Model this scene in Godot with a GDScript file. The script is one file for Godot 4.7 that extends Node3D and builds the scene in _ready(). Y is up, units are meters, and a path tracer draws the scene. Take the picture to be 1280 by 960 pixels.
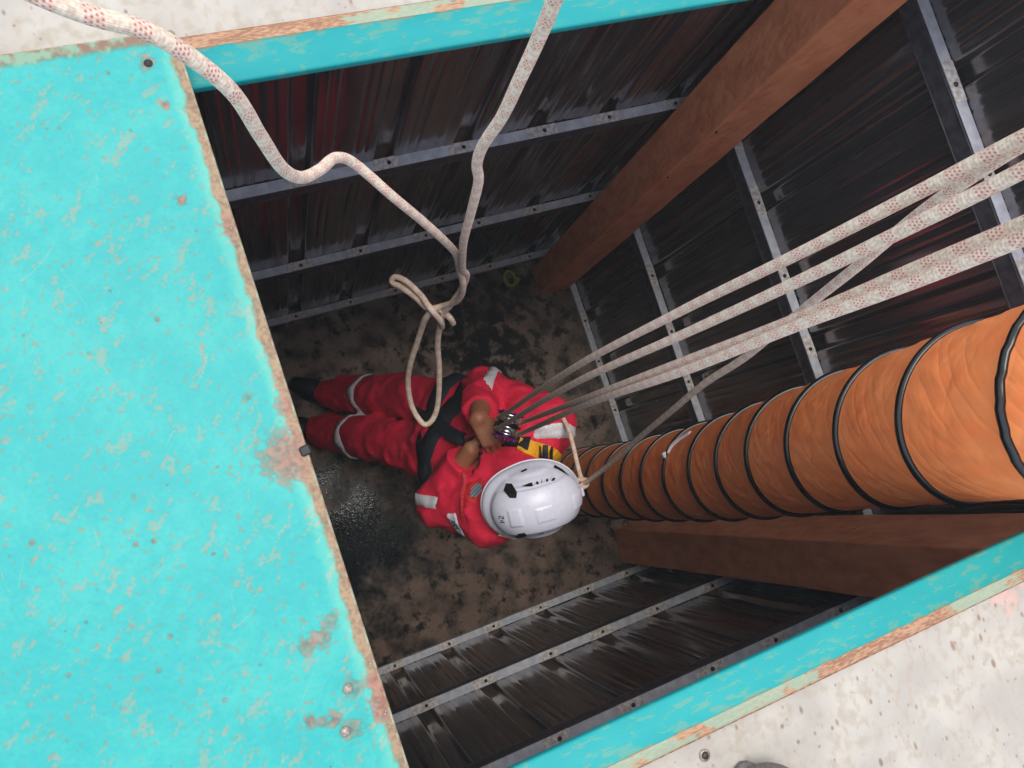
extends Node3D

# ---------------------------------------------------------------- distance field -> mesh (surface nets)
class Field:
	var o: Vector3
	var n: Vector3i
	var h: float
	var f := PackedFloat32Array()

	func _init(lo: Vector3, hi: Vector3, cell: float):
		o = lo
		h = cell
		n = Vector3i(((hi - lo) / cell).ceil()) + Vector3i.ONE
		f.resize(n.x * n.y * n.z)
		f.fill(0.5)

	func span(lo: Vector3, hi: Vector3) -> Array:
		var a := Vector3i(((lo - o) / h).floor()).clamp(Vector3i.ZERO, n - Vector3i.ONE)
		var b := Vector3i(((hi - o) / h).ceil()).clamp(Vector3i.ZERO, n - Vector3i.ONE)
		return [a, b]

	# tapered capsule; flat squeezes it along an axis by a factor below 1
	func cone(a: Vector3, b: Vector3, ra: float, rb: float, k := 0.02, flat := Vector3.ZERO, squeeze := 1.0) -> void:
		var m := maxf(ra, rb) + k + 2.5 * h
		var s := span(a.min(b) - Vector3.ONE * m, a.max(b) + Vector3.ONE * m)
		var lo: Vector3i = s[0]
		var hi: Vector3i = s[1]
		var ba := b - a
		var inv := 1.0 / maxf(ba.length_squared(), 1e-9)
		var grow := 1.0 / squeeze - 1.0
		var bent := grow != 0.0
		for z in range(lo.z, hi.z + 1):
			for y in range(lo.y, hi.y + 1):
				var at := (z * n.y + y) * n.x
				var p := o + Vector3(lo.x, y, z) * h - a
				for x in range(lo.x, hi.x + 1):
					var t := clampf(p.dot(ba) * inv, 0.0, 1.0)
					var q := p - ba * t
					if bent:
						q += flat * (q.dot(flat) * grow)
					var d := q.length() - ra - (rb - ra) * t
					if bent:
						d *= 0.5 + 0.5 * squeeze
					var c := f[at + x]
					var w := k - absf(c - d)
					f[at + x] = minf(c, d) - (w * w * 0.25 / k if w > 0.0 else 0.0)
					p.x += h

	# cuts away what lies beyond a plane, near a point
	func cut(p: Vector3, dir: Vector3, reach: float) -> void:
		var s := span(p - Vector3.ONE * reach, p + Vector3.ONE * reach)
		var lo: Vector3i = s[0]
		var hi: Vector3i = s[1]
		for z in range(lo.z, hi.z + 1):
			for y in range(lo.y, hi.y + 1):
				for x in range(lo.x, hi.x + 1):
					var q := o + Vector3(x, y, z) * h - p
					if q.length() < reach:
						var at := (z * n.y + y) * n.x + x
						f[at] = maxf(f[at], q.dot(dir))

	func ruffle(noise: FastNoiseLite, amount: float, stretch := Vector3.ONE) -> void:
		for z in n.z:
			for y in n.y:
				var at := (z * n.y + y) * n.x
				for x in n.x:
					if absf(f[at + x]) < 0.04:
						var p := (o + Vector3(x, y, z) * h) * stretch
						f[at + x] += noise.get_noise_3dv(p) * amount

	func at(p: Vector3) -> float:
		var q := ((p - o) / h).clamp(Vector3.ZERO, Vector3(n) - Vector3.ONE * 1.001)
		var i := Vector3i(q)
		var t := q - Vector3(i)
		var k := (i.z * n.y + i.y) * n.x + i.x
		var r := n.x
		var l := n.x * n.y
		return lerpf(lerpf(lerpf(f[k], f[k + 1], t.x), lerpf(f[k + r], f[k + r + 1], t.x), t.y), lerpf(lerpf(f[k + l], f[k + l + 1], t.x), lerpf(f[k + l + r], f[k + l + r + 1], t.x), t.y), t.z)

	func slope(p: Vector3) -> Vector3:
		var e := h * 0.8
		return Vector3(at(p + Vector3(e, 0, 0)) - at(p - Vector3(e, 0, 0)), at(p + Vector3(0, e, 0)) - at(p - Vector3(0, e, 0)), at(p + Vector3(0, 0, e)) - at(p - Vector3(0, 0, e))).normalized()

	# from a point inside, the way out along dir
	func out(from: Vector3, dir: Vector3, proud := 0.0) -> Vector3:
		var p := from
		for i in 120:
			p += dir * 0.004
			if at(p) > proud:
				break
		return p

	func add_to(mesh: ArrayMesh, mat: Material) -> void:
		var ids := PackedInt32Array()
		ids.resize(f.size())
		ids.fill(-1)
		var pos := PackedVector3Array()
		var nor := PackedVector3Array()
		var idx := PackedInt32Array()
		var r := n.x
		var l := n.x * n.y
		for z in n.z - 1:
			for y in n.y - 1:
				var row := (z * n.y + y) * n.x
				for x in n.x - 1:
					var k := row + x
					var a := f[k]
					if a > 0.1 or a < -0.1:
						continue
					var v := [a, f[k + 1], f[k + r], f[k + r + 1], f[k + l], f[k + l + 1], f[k + l + r], f[k + l + r + 1]]
					var neg := 0
					for q in v:
						if q < 0.0:
							neg += 1
					if neg == 0 or neg == 8:
						continue
					var sum := Vector3.ZERO
					var cnt := 0
					for e in [[0, 1], [2, 3], [4, 5], [6, 7], [0, 2], [1, 3], [4, 6], [5, 7], [0, 4], [1, 5], [2, 6], [3, 7]]:
						var va: float = v[e[0]]
						var vb: float = v[e[1]]
						if (va < 0.0) != (vb < 0.0):
							var t := va / (va - vb)
							var pa := Vector3(e[0] & 1, (e[0] >> 1) & 1, e[0] >> 2)
							var pb := Vector3(e[1] & 1, (e[1] >> 1) & 1, e[1] >> 2)
							sum += pa.lerp(pb, t)
							cnt += 1
					ids[k] = pos.size()
					pos.append(o + (Vector3(x, y, z) + sum / cnt) * h)
		for z in range(1, n.z - 1):
			for y in range(1, n.y - 1):
				var row := (z * n.y + y) * n.x
				for x in range(1, n.x - 1):
					var k := row + x
					if ids[k] < 0:
						if f[k] > 0.1 or f[k] < -0.1:
							continue
					var s := f[k] < 0.0
					if s != (f[k + 1] < 0.0):
						quad(idx, ids[k], ids[k - r], ids[k - r - l], ids[k - l], not s)
					if s != (f[k + r] < 0.0):
						quad(idx, ids[k], ids[k - l], ids[k - l - 1], ids[k - 1], not s)
					if s != (f[k + l] < 0.0):
						quad(idx, ids[k], ids[k - 1], ids[k - 1 - r], ids[k - r], not s)
		for p in pos:
			nor.append(slope(p))
		if idx.is_empty():
			return
		var arr := []
		arr.resize(Mesh.ARRAY_MAX)
		arr[Mesh.ARRAY_VERTEX] = pos
		arr[Mesh.ARRAY_NORMAL] = nor
		arr[Mesh.ARRAY_INDEX] = idx
		mesh.add_surface_from_arrays(Mesh.PRIMITIVE_TRIANGLES, arr)
		mesh.surface_set_material(mesh.get_surface_count() - 1, mat)

	func quad(idx: PackedInt32Array, a: int, b: int, c: int, d: int, flip: bool) -> void:
		if a < 0 or b < 0 or c < 0 or d < 0:
			return
		if flip:
			idx.append_array(PackedInt32Array([a, b, c, a, c, d]))
		else:
			idx.append_array(PackedInt32Array([a, c, b, a, d, c]))

# ---------------------------------------------------------------- naming and committing
var used := {}

func numbered(called: String) -> String:
	var k: int = used.get(called, 0)
	used[called] = k + 1
	return called if k == 0 else "%s_%03d" % [called, k]

func thing(called: String, label: String, category: String, at := Vector3.ZERO, group := "") -> Node3D:
	var t := Node3D.new()
	t.name = numbered(called)
	t.position = at
	add_child(t)
	t.set_meta("label", label)
	t.set_meta("category", category)
	if group:
		t.set_meta("group", group)
	return t

func part(called: String, mesh: Mesh, mat: Material, parent: Node, label := "") -> MeshInstance3D:
	var m := MeshInstance3D.new()
	m.name = called
	m.mesh = mesh
	if mat:
		m.material_override = mat
	parent.add_child(m, true)
	if label:
		m.set_meta("label", label)
	return m

func structure(called: String, label: String, mesh: Mesh, mat: Material) -> MeshInstance3D:
	var m := part(called, mesh, mat, self, label)
	m.set_meta("kind", "structure")
	return m

# ---------------------------------------------------------------- shapes
func start() -> SurfaceTool:
	var st := SurfaceTool.new()
	st.begin(Mesh.PRIMITIVE_TRIANGLES)
	return st

func done(st: SurfaceTool, smooth_normals := true) -> ArrayMesh:
	if smooth_normals:
		st.generate_normals()
	return st.commit()

func face(st: SurfaceTool, pts: Array, outward: Vector3, uvs := []) -> void:
	var p: Array = pts
	var c := Vector3.ZERO
	var turn: Vector3 = (p[2] - p[0]).cross(p[1] - p[0])
	var flip := turn.dot(outward) < 0.0
	for i in range(1, p.size() - 1):
		var order := [0, i, i + 1] if not flip else [0, i + 1, i]
		for k in order:
			if uvs.size():
				st.set_uv(uvs[k])
			st.add_vertex(p[k])

# a box with chamfered edges in the frame xf
func bevel_box(st: SurfaceTool, xf: Transform3D, size: Vector3, b := 0.003) -> void:
	st.set_smooth_group(-1)
	var s := size / 2.0
	b = minf(b, minf(s.x, minf(s.y, s.z)) * 0.9)
	for ax in 3:
		var u := (ax + 1) % 3
		var v := (ax + 2) % 3
		for sg in [-1.0, 1.0]:
			var q := []
			for c in [[-1, -1], [1, -1], [1, 1], [-1, 1]]:
				var p := Vector3.ZERO
				p[ax] = sg * s[ax]
				p[u] = c[0] * (s[u] - b)
				p[v] = c[1] * (s[v] - b)
				q.append(xf * p)
			var nrm := Vector3.ZERO
			nrm[ax] = sg
			var uvs := []
			for c in [[0, 0], [1, 0], [1, 1], [0, 1]]:
				uvs.append(Vector2(c[0] * size[u], c[1] * size[v]))
			face(st, q, xf.basis * nrm, uvs)
		for su in [-1.0, 1.0]:
			for sv in [-1.0, 1.0]:
				var q := []
				for c in [[-1, 0], [1, 0], [1, 1], [-1, 1]]:
					var p := Vector3.ZERO
					p[ax] = c[0] * (s[ax] - b)
					p[u] = su * (s[u] - (b if c[1] == 0 else 0.0))
					p[v] = sv * (s[v] - (0.0 if c[1] == 0 else b))
					q.append(xf * p)
				var nrm := Vector3.ZERO
				nrm[u] = su
				nrm[v] = sv
				face(st, q, xf.basis * nrm, [Vector2(0, 0), Vector2(size[ax], 0), Vector2(size[ax], b), Vector2(0, b)])
	for sx in [-1.0, 1.0]:
		for sy in [-1.0, 1.0]:
			for sz in [-1.0, 1.0]:
				var g := Vector3(sx, sy, sz)
				var q := [xf * (g * (s - Vector3(0, b, b))), xf * (g * (s - Vector3(b, 0, b))), xf * (g * (s - Vector3(b, b, 0)))]
				face(st, q, xf.basis * g, [Vector2.ZERO, Vector2(b, 0), Vector2(0, b)])

func box_mesh(center: Vector3, size: Vector3, b := 0.003, basis := Basis()) -> ArrayMesh:
	var st := start()
	bevel_box(st, Transform3D(basis, center), size, b)
	return done(st)

# rows of points joined into a skin; uvs go with the points
func skin(st: SurfaceTool, rows: Array, uvs: Array, flip := false, group := 0) -> void:
	st.set_smooth_group(group)
	for i in rows.size() - 1:
		for j in rows[i].size() - 1:
			var q := [[i, j], [i + 1, j], [i + 1, j + 1], [i, j + 1]]
			for k in ([0, 1, 2, 0, 2, 3] if not flip else [0, 2, 1, 0, 3, 2]):
				var c: Array = q[k]
				if uvs.size():
					st.set_uv(uvs[c[0]][c[1]])
				st.add_vertex(rows[c[0]][c[1]])

func smooth_line(pts: Array, step: float) -> PackedVector3Array:
	var c := Curve3D.new()
	c.bake_interval = step
	for i in pts.size():
		var a: Vector3 = pts[maxi(i - 1, 0)]
		var b: Vector3 = pts[mini(i + 1, pts.size() - 1)]
		var p: Vector3 = pts[i]
		var t := (b - a).normalized()
		var before: float = p.distance_to(a) / 3.0
		var after: float = p.distance_to(b) / 3.0
		c.add_point(p, -t * before, t * after)
	return c.get_baked_points()

# a tube along a line of points, u once round, v in metres along; radius may be a Callable of the length run
func tube(st: SurfaceTool, line: PackedVector3Array, radius: float, sides := 10, caps := true, swell = null) -> void:
	var rows := []
	var uvs := []
	var side := Vector3.ZERO
	var run := 0.0
	for i in line.size():
		var t := (line[mini(i + 1, line.size() - 1)] - line[maxi(i - 1, 0)]).normalized()
		if i == 0:
			side = t.cross(Vector3(0.3, 0.2, 0.93)).normalized()
		else:
			run += line[i].distance_to(line[i - 1])
			side = (side - t * side.dot(t)).normalized()
		var up := side.cross(t)
		var row := []
		var uv := []
		var r: float = radius * (swell.call(run) if swell != null else 1.0)
		for k in sides + 1:
			var a := TAU * k / sides
			row.append(line[i] + (side * cos(a) + up * sin(a)) * r)
			uv.append(Vector2(float(k) / sides, run))
		rows.append(row)
		uvs.append(uv)
	skin(st, rows, uvs, false)
	if caps:
		for e in [0, line.size() - 1]:
			var ring: Array = rows[e].slice(0, sides)
			var out := line[e] - line[1 if e == 0 else line.size() - 2]
			st.set_smooth_group(-1)
			var uu := []
			for k in sides:
				uu.append(uvs[e][k])
			face(st, ring, out, uu)

func tube_mesh(pts: Array, radius: float, sides := 10, step := 0.012) -> ArrayMesh:
	var st := start()
	tube(st, smooth_line(pts, step), radius, sides)
	return done(st)

# turns a profile of (radius, height) round the Y axis of xf
func lathe(st: SurfaceTool, xf: Transform3D, profile: Array, sides := 24) -> void:
	var rows := []
	for p in profile:
		var row := []
		for k in sides + 1:
			var a := TAU * k / sides
			row.append(xf * Vector3(cos(a) * p.x, p.y, sin(a) * p.x))
		rows.append(row)
	skin(st, rows, [], true)

func lathe_mesh(xf: Transform3D, profile: Array, sides := 24) -> ArrayMesh:
	var st := start()
	lathe(st, xf, profile, sides)
	return done(st)

func frame_of(y: Vector3, x: Vector3) -> Basis:
	y = y.normalized()
	x = (x - y * x.dot(y)).normalized()
	return Basis(x, y, x.cross(y))

# ---------------------------------------------------------------- materials
func noise(freq: float, octaves := 4, seed_ := 1, kind := FastNoiseLite.TYPE_SIMPLEX_SMOOTH) -> FastNoiseLite:
	var n := FastNoiseLite.new()
	n.noise_type = kind
	n.frequency = freq
	n.seed = seed_
	n.fractal_octaves = octaves
	n.fractal_type = FastNoiseLite.FRACTAL_FBM if octaves > 1 else FastNoiseLite.FRACTAL_NONE
	return n

func paint(w: int, h: int, fn: Callable) -> Image:
	var img := Image.create(w, h, false, Image.FORMAT_RGB8)
	for y in h:
		for x in w:
			img.set_pixel(x, y, fn.call(x, y))
	return img

func tex(img: Image) -> ImageTexture:
	img.generate_mipmaps()
	return ImageTexture.create_from_image(img)

func bump(w: int, h: int, strength: float, fn: Callable) -> ImageTexture:
	var img := Image.create(w, h, false, Image.FORMAT_RGBA8)
	for y in h:
		for x in w:
			var v: float = clampf(fn.call(x, y), 0.0, 1.0)
			img.set_pixel(x, y, Color(v, v, v))
	img.bump_map_to_normal_map(strength)
	return tex(img)

func mat(color: Color, rough: float, metal := 0.0) -> StandardMaterial3D:
	var m := StandardMaterial3D.new()
	m.albedo_color = color
	m.roughness = rough
	m.metallic = metal
	return m

# a colour mottled by noise, laid over all three axes in world metres
func mottled(dark: Color, light: Color, per_metre: float, rough: float, metal := 0.0, seed_ := 3, relief := 0.0, stretch := Vector3.ONE) -> StandardMaterial3D:
	var m := mat(Color.WHITE, rough, metal)
	var n := noise(0.018, 5, seed_)
	n.domain_warp_enabled = true
	n.domain_warp_amplitude = 18.0
	var t := NoiseTexture2D.new()
	t.width = 512
	t.height = 512
	t.seamless = true
	t.noise = n
	var g := Gradient.new()
	g.offsets = PackedFloat32Array([0.2, 0.5, 0.8])
	g.colors = PackedColorArray([dark, dark.lerp(light, 0.55), light])
	t.color_ramp = g
	m.albedo_texture = t
	m.uv1_triplanar = true
	m.uv1_world_triplanar = true
	m.uv1_scale = stretch * per_metre
	if relief > 0.0:
		var b := NoiseTexture2D.new()
		b.width = 512
		b.height = 512
		b.seamless = true
		b.as_normal_map = true
		b.bump_strength = 6.0
		b.noise = noise(0.05, 4, seed_ + 5)
		m.normal_enabled = true
		m.normal_texture = b
		m.normal_scale = relief
	return m

var M := {}

func blob(d: float, r: float, soft: float) -> float:
	return 1.0 - smoothstep(r - soft, r + soft, d)

func make_materials() -> void:
	var n1 := noise(7.0, 4, 11)
	var n2 := noise(34.0, 4, 12)
	var n3 := noise(140.0, 2, 13)
	var n4 := noise(14.0, 3, 14)
	# the painted lid: 0.80 m by 1.20 m of worn turquoise, one pixel to a millimetre
	var rng := RandomNumberGenerator.new()
	rng.seed = 71
	var spots := [[0.006, 0.212, 0.011, 0.6], [-0.010, 0.255, 0.012, 0.6], [-0.005, -0.561, 0.009, 0.7], [-0.014, -0.387, 0.006, 1.0], [0.001, -0.506, 0.005, 1.0],
		[0.004, -0.061, 0.024, 0.75], [0.018, -0.075, 0.020, 0.7], [0.016, -0.045, 0.017, 0.7], [-0.012, 0.147, 0.012, 0.7], [-0.03, 0.15, 0.010, 0.7], [0.004, 0.132, 0.009, 0.6], [-0.05, 0.229, 0.007, 0.9], [-0.025, 0.239, 0.008, 0.9], [-0.038, 0.235, 0.006, 0.8],
		[0.031, 0.215, 0.011, 1.0], [0.030, 0.235, 0.014, 1.0], [0.026, 0.250, 0.010, 1.0], [0.032, -0.345, 0.012, 0.9], [0.028, -0.12, 0.012, 0.8], [-0.01, -0.14, 0.005, 0.6]]
	for i in 90:
		spots.append([rng.randf_range(-0.6, 0.02), rng.randf_range(-0.57, 0.5), rng.randf_range(0.0008, 0.0032), rng.randf_range(0.5, 1.0)])
	var img := paint(806, 1200, func(px, py):
		var x: float = -0.77 + px * 0.001
		var z: float = -0.60 + py * 0.001
		var a := n1.get_noise_2d(x, z)
		var b := n2.get_noise_2d(x * 1.3, z)
		var d := n3.get_noise_2d(x, z)
		var e := n4.get_noise_2d(x + 9.0, z)
		var c := Color(0.0, 0.57, 0.565).lerp(Color(0.13, 0.60, 0.58), clampf(0.42 + a * 1.1 + d * 0.35 + b * 0.6 + 0.35 * n2.get_noise_2d((x + z) * 0.9, (x - z) * 0.22), 0.0, 1.0))
		var peel := smoothstep(0.16, 0.50, n2.get_noise_2d((x + z) * 1.1 + 2.0, (x - z) * 0.5) * 0.8 + e * 0.35 + d * 0.30)
		c = c.lerp(Color(0.42, 0.56, 0.525).lerp(Color(0.52, 0.51, 0.45), clampf(0.5 + d, 0, 1)), peel * 0.72)
		var fleck := smoothstep(0.50, 0.62, n3.get_noise_2d(x * 0.55 + 3.0, z * 0.55) + b * 0.22)
		c = c.lerp(Color(0.52, 0.45, 0.38), fleck * 0.6)
		var edge: float = 0.0374 - x + 0.005 * b + 0.003 * e
		c = c.lerp(Color(0.56, 0.68, 0.58), smoothstep(0.032, 0.018, edge) * 0.4)
		c = c.lerp(Color(0.57, 0.44, 0.325).lerp(Color(0.42, 0.30, 0.215), clampf(0.35 + d * 0.7 + b * 0.8, 0, 1)), smoothstep(0.0165, 0.0105, edge - 0.004 * (0.1 + a)) * 0.92)
		var top: float = z + 0.60
		c = c.lerp(Color(0.42, 0.55, 0.46).lerp(Color(0.45, 0.33, 0.26), clampf(0.5 + b * 2.2, 0, 1)), smoothstep(0.022, 0.012, top + 0.006 * b))
		return c)
	for s in spots:
		var rad := int(ceil(s[2] * 1000 * 1.7))
		var cx := int((s[0] + 0.77) * 1000)
		var cy := int((s[1] + 0.60) * 1000)
		for y in range(maxi(cy - rad, 0), mini(cy + rad, 1200)):
			for x in range(maxi(cx - rad, 0), mini(cx + rad, 806)):
				var w := n3.get_noise_2d(x * 0.0006, y * 0.0006 + s[0])
				var dd: float = Vector2(x - cx, y - cy).length() / 1000.0 + w * s[2] * 0.8
				var k := blob(dd, s[2], s[2] * 0.35)
				if k > 0.0:
					img.set_pixel(x, y, img.get_pixel(x, y).lerp(Color(0.57, 0.40, 0.34).lerp(Color(0.40, 0.24, 0.19), clampf(0.4 + w, 0, 1)), k * s[3] * 0.85))
	for i in 60:   # long dry scratches
		var p := Vector2(rng.randf_range(-0.5, 0.0), rng.randf_range(-0.5, 0.45))
		var dir := Vector2.from_angle(rng.randf_range(1.2, 2.4))
		var bend := rng.randf_range(-0.02, 0.02)
		for k in int(rng.randf_range(15, 60)):
			p += dir * 0.001
			dir = dir.rotated(bend)
			if n2.get_noise_2d(p.x * 2.0, p.y * 2.0) > -0.12:
				var q := Vector2i(int((p.x + 0.77) * 1000), int((p.y + 0.6) * 1000))
				if q.x > 1 and q.y > 1 and q.x < 798 and q.y < 1198:
					for dx in 2:
						img.set_pixel(q.x + dx, q.y, img.get_pixel(q.x + dx, q.y).lerp(Color(0.50, 0.60, 0.55), 0.35))
	var lid := mat(Color.WHITE, 0.55)
	lid.albedo_texture = tex(img)
	lid.normal_enabled = true
	lid.normal_texture = bump(512, 512, 2.0, func(x, y): return 0.5 + 0.5 * n2.get_noise_2d(x * 0.0012, y * 0.0018) + 0.2 * n3.get_noise_2d(x * 0.0012, y * 0.0018))
	lid.normal_scale = 0.2
	M.lid = lid
	# the hatch frame: the same paint, scuffed; u along, v from the lower edge up
	var fr := mat(Color.WHITE, 0.45)
	fr.albedo_texture = tex(paint(1024, 128, func(px, py):
		var u: float = px / 1024.0 * 1.8
		var v: float = 1.0 - py / 128.0
		var a := n1.get_noise_2d(u, v * 0.1)
		var b := n2.get_noise_2d(u * 0.8, v * 0.1)
		var d := n3.get_noise_2d(u, v * 0.1)
		var c := Color(0.0, 0.565, 0.575).lerp(Color(0.08, 0.585, 0.585), clampf(0.4 + a + d * 0.3, 0, 1))
		c = c.lerp(Color(0.45, 0.57, 0.50), smoothstep(0.15, 0.50, b + 0.3 * a + 0.25 * smoothstep(0.4, 1.0, v) + 0.25 * d) * 0.6)
		c = c.lerp(Color(0.58, 0.40, 0.28), smoothstep(0.93, 0.99, v + 0.05 * b) * 0.8)
		c = c.lerp(Color(0.42, 0.16, 0.09), smoothstep(1.60, 1.66, u + 0.05 * b) * smoothstep(0.75, 0.2, v))
		return c))
	M.frame = fr
	var fl := mat(Color.WHITE, 0.6)
	fl.albedo_texture = tex(paint(1024, 64, func(px, py):
		var u: float = px / 1024.0 * 1.8
		var v: float = py / 64.0 * 0.05
		var b := n2.get_noise_2d(u * 0.5, v + 4.0)
		var d := n3.get_noise_2d(u * 0.6, v)
		var c := Color(0.64, 0.50, 0.385).lerp(Color(0.50, 0.345, 0.25), clampf(0.5 + d + b, 0, 1))
		c = c.lerp(Color(0.52, 0.63, 0.55), smoothstep(0.05, 0.25, n1.get_noise_2d(u * 0.7, 2.0) + 0.4 * b) * 0.75)
		return c))
	M.flange = fl
	M.rust = mottled(Color(0.36, 0.18, 0.11), Color(0.66, 0.42, 0.28), 9.0, 0.75, 0.0, 21, 0.6)
	M.lid_rim = mottled(Color(0.52, 0.36, 0.27), Color(0.60, 0.66, 0.56), 7.0, 0.6, 0.0, 23)
	M.bolt = mottled(Color(0.42, 0.40, 0.38), Color(0.66, 0.60, 0.55), 30.0, 0.45, 0.4, 22)
	# the roof: off-white paint with rust specks
	var roof_img := paint(1024, 1024, func(px, py):
		var x: float = px * 0.0014
		var z: float = py * 0.0014
		var a := n1.get_noise_2d(x, z + 5.0)
		var b := n2.get_noise_2d(x, z + 5.0)
		var c := Color(0.60, 0.58, 0.55).lerp(Color(0.665, 0.65, 0.615), clampf(0.5 + a, 0, 1))
		c = c.lerp(Color(0.55, 0.505, 0.44), smoothstep(0.0, 0.7, b + 0.4 * a) * 0.45)
		c = c.lerp(Color(0.60, 0.54, 0.47), smoothstep(0.15, 0.6, n2.get_noise_2d(x * 1.8 + 7.0, z * 0.9)) * 0.45)
		return c)
	for i in 1300:
		var cx := rng.randf_range(4, 1019)
		var cy := rng.randf_range(4, 1019)
		var r := absf(rng.randfn(0.0, 0.75)) + 0.35
		var long := rng.randf_range(1.0, 2.2)
		var tone := Color(0.50, 0.38, 0.27).lerp(Color(0.34, 0.31, 0.29), rng.randf())
		for y in range(-5, 6):
			for x in range(-4, 5):
				var k := blob(Vector2(x, y / long).length(), r, 0.9) * 0.7
				var q := Vector2i(int(cx) + x, int(cy) + y)
				if k > 0.02 and q.x >= 0 and q.y >= 0 and q.x < 1024 and q.y < 1024:
					roof_img.set_pixel(q.x, q.y, roof_img.get_pixel(q.x, q.y).lerp(tone, k))
	for s in [[0.942, 0.446, 0.012], [0.955, 0.450, 0.007], [0.93, 0.452, 0.006], [0.95, 0.475, 0.006], [0.965, 0.462, 0.008], [0.99, 0.44, 0.01]]:   # dried red drips
		for y in range(-30, 31):
			for x in range(-30, 31):
				var q := Vector2i(int((s[0] - 0.2) / 0.0014) + x, int((s[1] - 0.3) / 0.0014) + y)
				var dd := Vector2(x, y * 0.6).length() * 0.0014 + 0.006 * n2.get_noise_2d(q.x * 0.004, q.y * 0.004)
				var k := blob(dd, s[2], 0.003) * 0.4
				if k > 0.02 and q.x >= 0 and q.y >= 0 and q.x < 1024 and q.y < 1024:
					roof_img.set_pixel(q.x, q.y, roof_img.get_pixel(q.x, q.y).lerp(Color(0.83, 0.60, 0.56), k))
	M.roof = mat(Color.WHITE, 0.6)
	M.roof.albedo_texture = tex(roof_img)
	M.roof.normal_enabled = true
	M.roof.normal_texture = lid.normal_texture
	M.roof.normal_scale = 0.35
	# dark brown glossy sheet: u along the wall, v up, both in metres
	var ns := noise(1.0, 5, 31)
	M.sheet = mat(Color.WHITE, 0.22)
	M.sheet.albedo_texture = tex(paint(768, 384, func(px, py):
		var u: float = px / 768.0 * 3.0
		var v: float = py / 384.0 * 3.0
		var a := ns.get_noise_2d(u * 26.0, v * 0.8)
		var b := ns.get_noise_2d(u * 3.0 + 40.0, v * 1.6)
		var c := Color(0.50, 0.48, 0.485).lerp(Color(0.57, 0.55, 0.555), clampf(0.5 + a * 0.8, 0, 1))
		c = c.lerp(Color(0.50, 0.42, 0.37), smoothstep(0.12, 0.6, b + 0.25 * a) * 0.4)
		return c))
	M.sheet.roughness_texture = tex(paint(384, 384, func(px, py):
		var a := ns.get_noise_2d(px / 384.0 * 60.0 + 11.0, py / 384.0 * 2.5)
		var g := clampf(0.55 + a * 0.8, 0.25, 1.0)
		return Color(g, g, g)))
	M.sheet.roughness = 0.34
	M.sheet.metallic = 0.85
	M.sheet.normal_enabled = true
	M.sheet.normal_texture = bump(512, 512, 1.2, func(x, y): return 0.5 + 0.5 * ns.get_noise_2d(x / 512.0 * 34.0, y / 512.0 * 3.5 + 3.0))
	M.sheet.normal_scale = 0.09
	M.sheet.uv1_scale = Vector3(1.0 / 3.0, 1.0 / 3.0, 1)
	M.rail = mottled(Color(0.70, 0.72, 0.77), Color(0.80, 0.82, 0.86), 2.5, 0.45, 0.1, 41)
	M.web = mottled(Color(0.27, 0.26, 0.28), Color(0.36, 0.35, 0.37), 3.0, 0.4, 0.3, 45)
	M.clip = mottled(Color(0.70, 0.67, 0.65), Color(0.88, 0.88, 0.89), 6.0, 0.42, 0.1, 43)
	M.screw = mat(Color(0.25, 0.21, 0.18), 0.5, 0.5)
	# posts: rust-brown primer with dark pits
	M.post = mottled(Color(0.80, 0.50, 0.345), Color(0.89, 0.59, 0.42), 1.4, 0.6, 0.0, 51, 0.25, Vector3(1, 0.45, 1))
	M.pit = mat(Color(0.09, 0.05, 0.04), 0.8)
	# floor: stained concrete, wet at the left
	var wetness := func(x: float, z: float) -> float:
		return smoothstep(0.15, 0.62, 0.75 - Vector2((x - 0.22) * 1.2, z - 0.22).length() * 1.15 + 0.45 * n1.get_noise_2d(x * 0.5, z * 0.5) + 0.12 * n2.get_noise_2d(x, z))
	var floor_img := paint(1024, 640, func(px, py):
		var x: float = -1.2 + px / 1024.0 * 3.0
		var z: float = -0.93 + py / 640.0 * 1.86
		var a := n1.get_noise_2d(x * 0.6, z * 0.6)
		var b := n2.get_noise_2d(x * 0.35, z * 0.35)
		var d := n3.get_noise_2d(x * 0.3, z * 0.3)
		var c := Color(0.56, 0.48, 0.445).lerp(Color(0.71, 0.635, 0.59), clampf(0.5 + a * 0.9 + d * 0.4, 0, 1))
		c = c.lerp(Color(0.52, 0.42, 0.35), smoothstep(-0.5, 0.9, z + a) * 0.55)
		var st := exp(-pow((x - 1.10) / 0.27, 2.0) - pow((z + 0.47) / 0.30, 2.0))
		c = c.lerp(Color(0.085, 0.075, 0.07), smoothstep(-0.10, 0.50, b * 0.8 + d * 0.25 + a * 0.35 - 0.22 + st * 0.62) * 0.92)
		c = c.lerp(Color(0.13, 0.11, 0.10), smoothstep(-0.35, 0.75, n4.get_noise_2d(x * 0.45, z * 0.45 + 3.0) * 0.8 + b * 0.25 + d * 0.2) * 0.7)
		c = c.lerp(Color(0.115, 0.14, 0.155), wetness.call(x, z) * 0.9)
		return c)
	M.floor = mat(Color.WHITE, 1.0)
	M.floor.albedo_texture = tex(floor_img)
	M.floor.roughness_texture = tex(paint(512, 320, func(px, py):
		var x: float = -1.2 + px / 512.0 * 3.0
		var z: float = -0.93 + py / 320.0 * 1.86
		var g: float = lerpf(0.85, 0.2, wetness.call(x, z))
		return Color(g, g, g)))
	M.floor.normal_enabled = true
	M.floor.normal_texture = bump(1024, 640, 5.0, func(x, y): return 0.5 + 0.4 * n2.get_noise_2d(x / 341.0, y / 344.0) + 0.45 * n3.get_noise_2d(x / 341.0, y / 344.0))
	M.floor.normal_scale = 0.13
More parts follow.
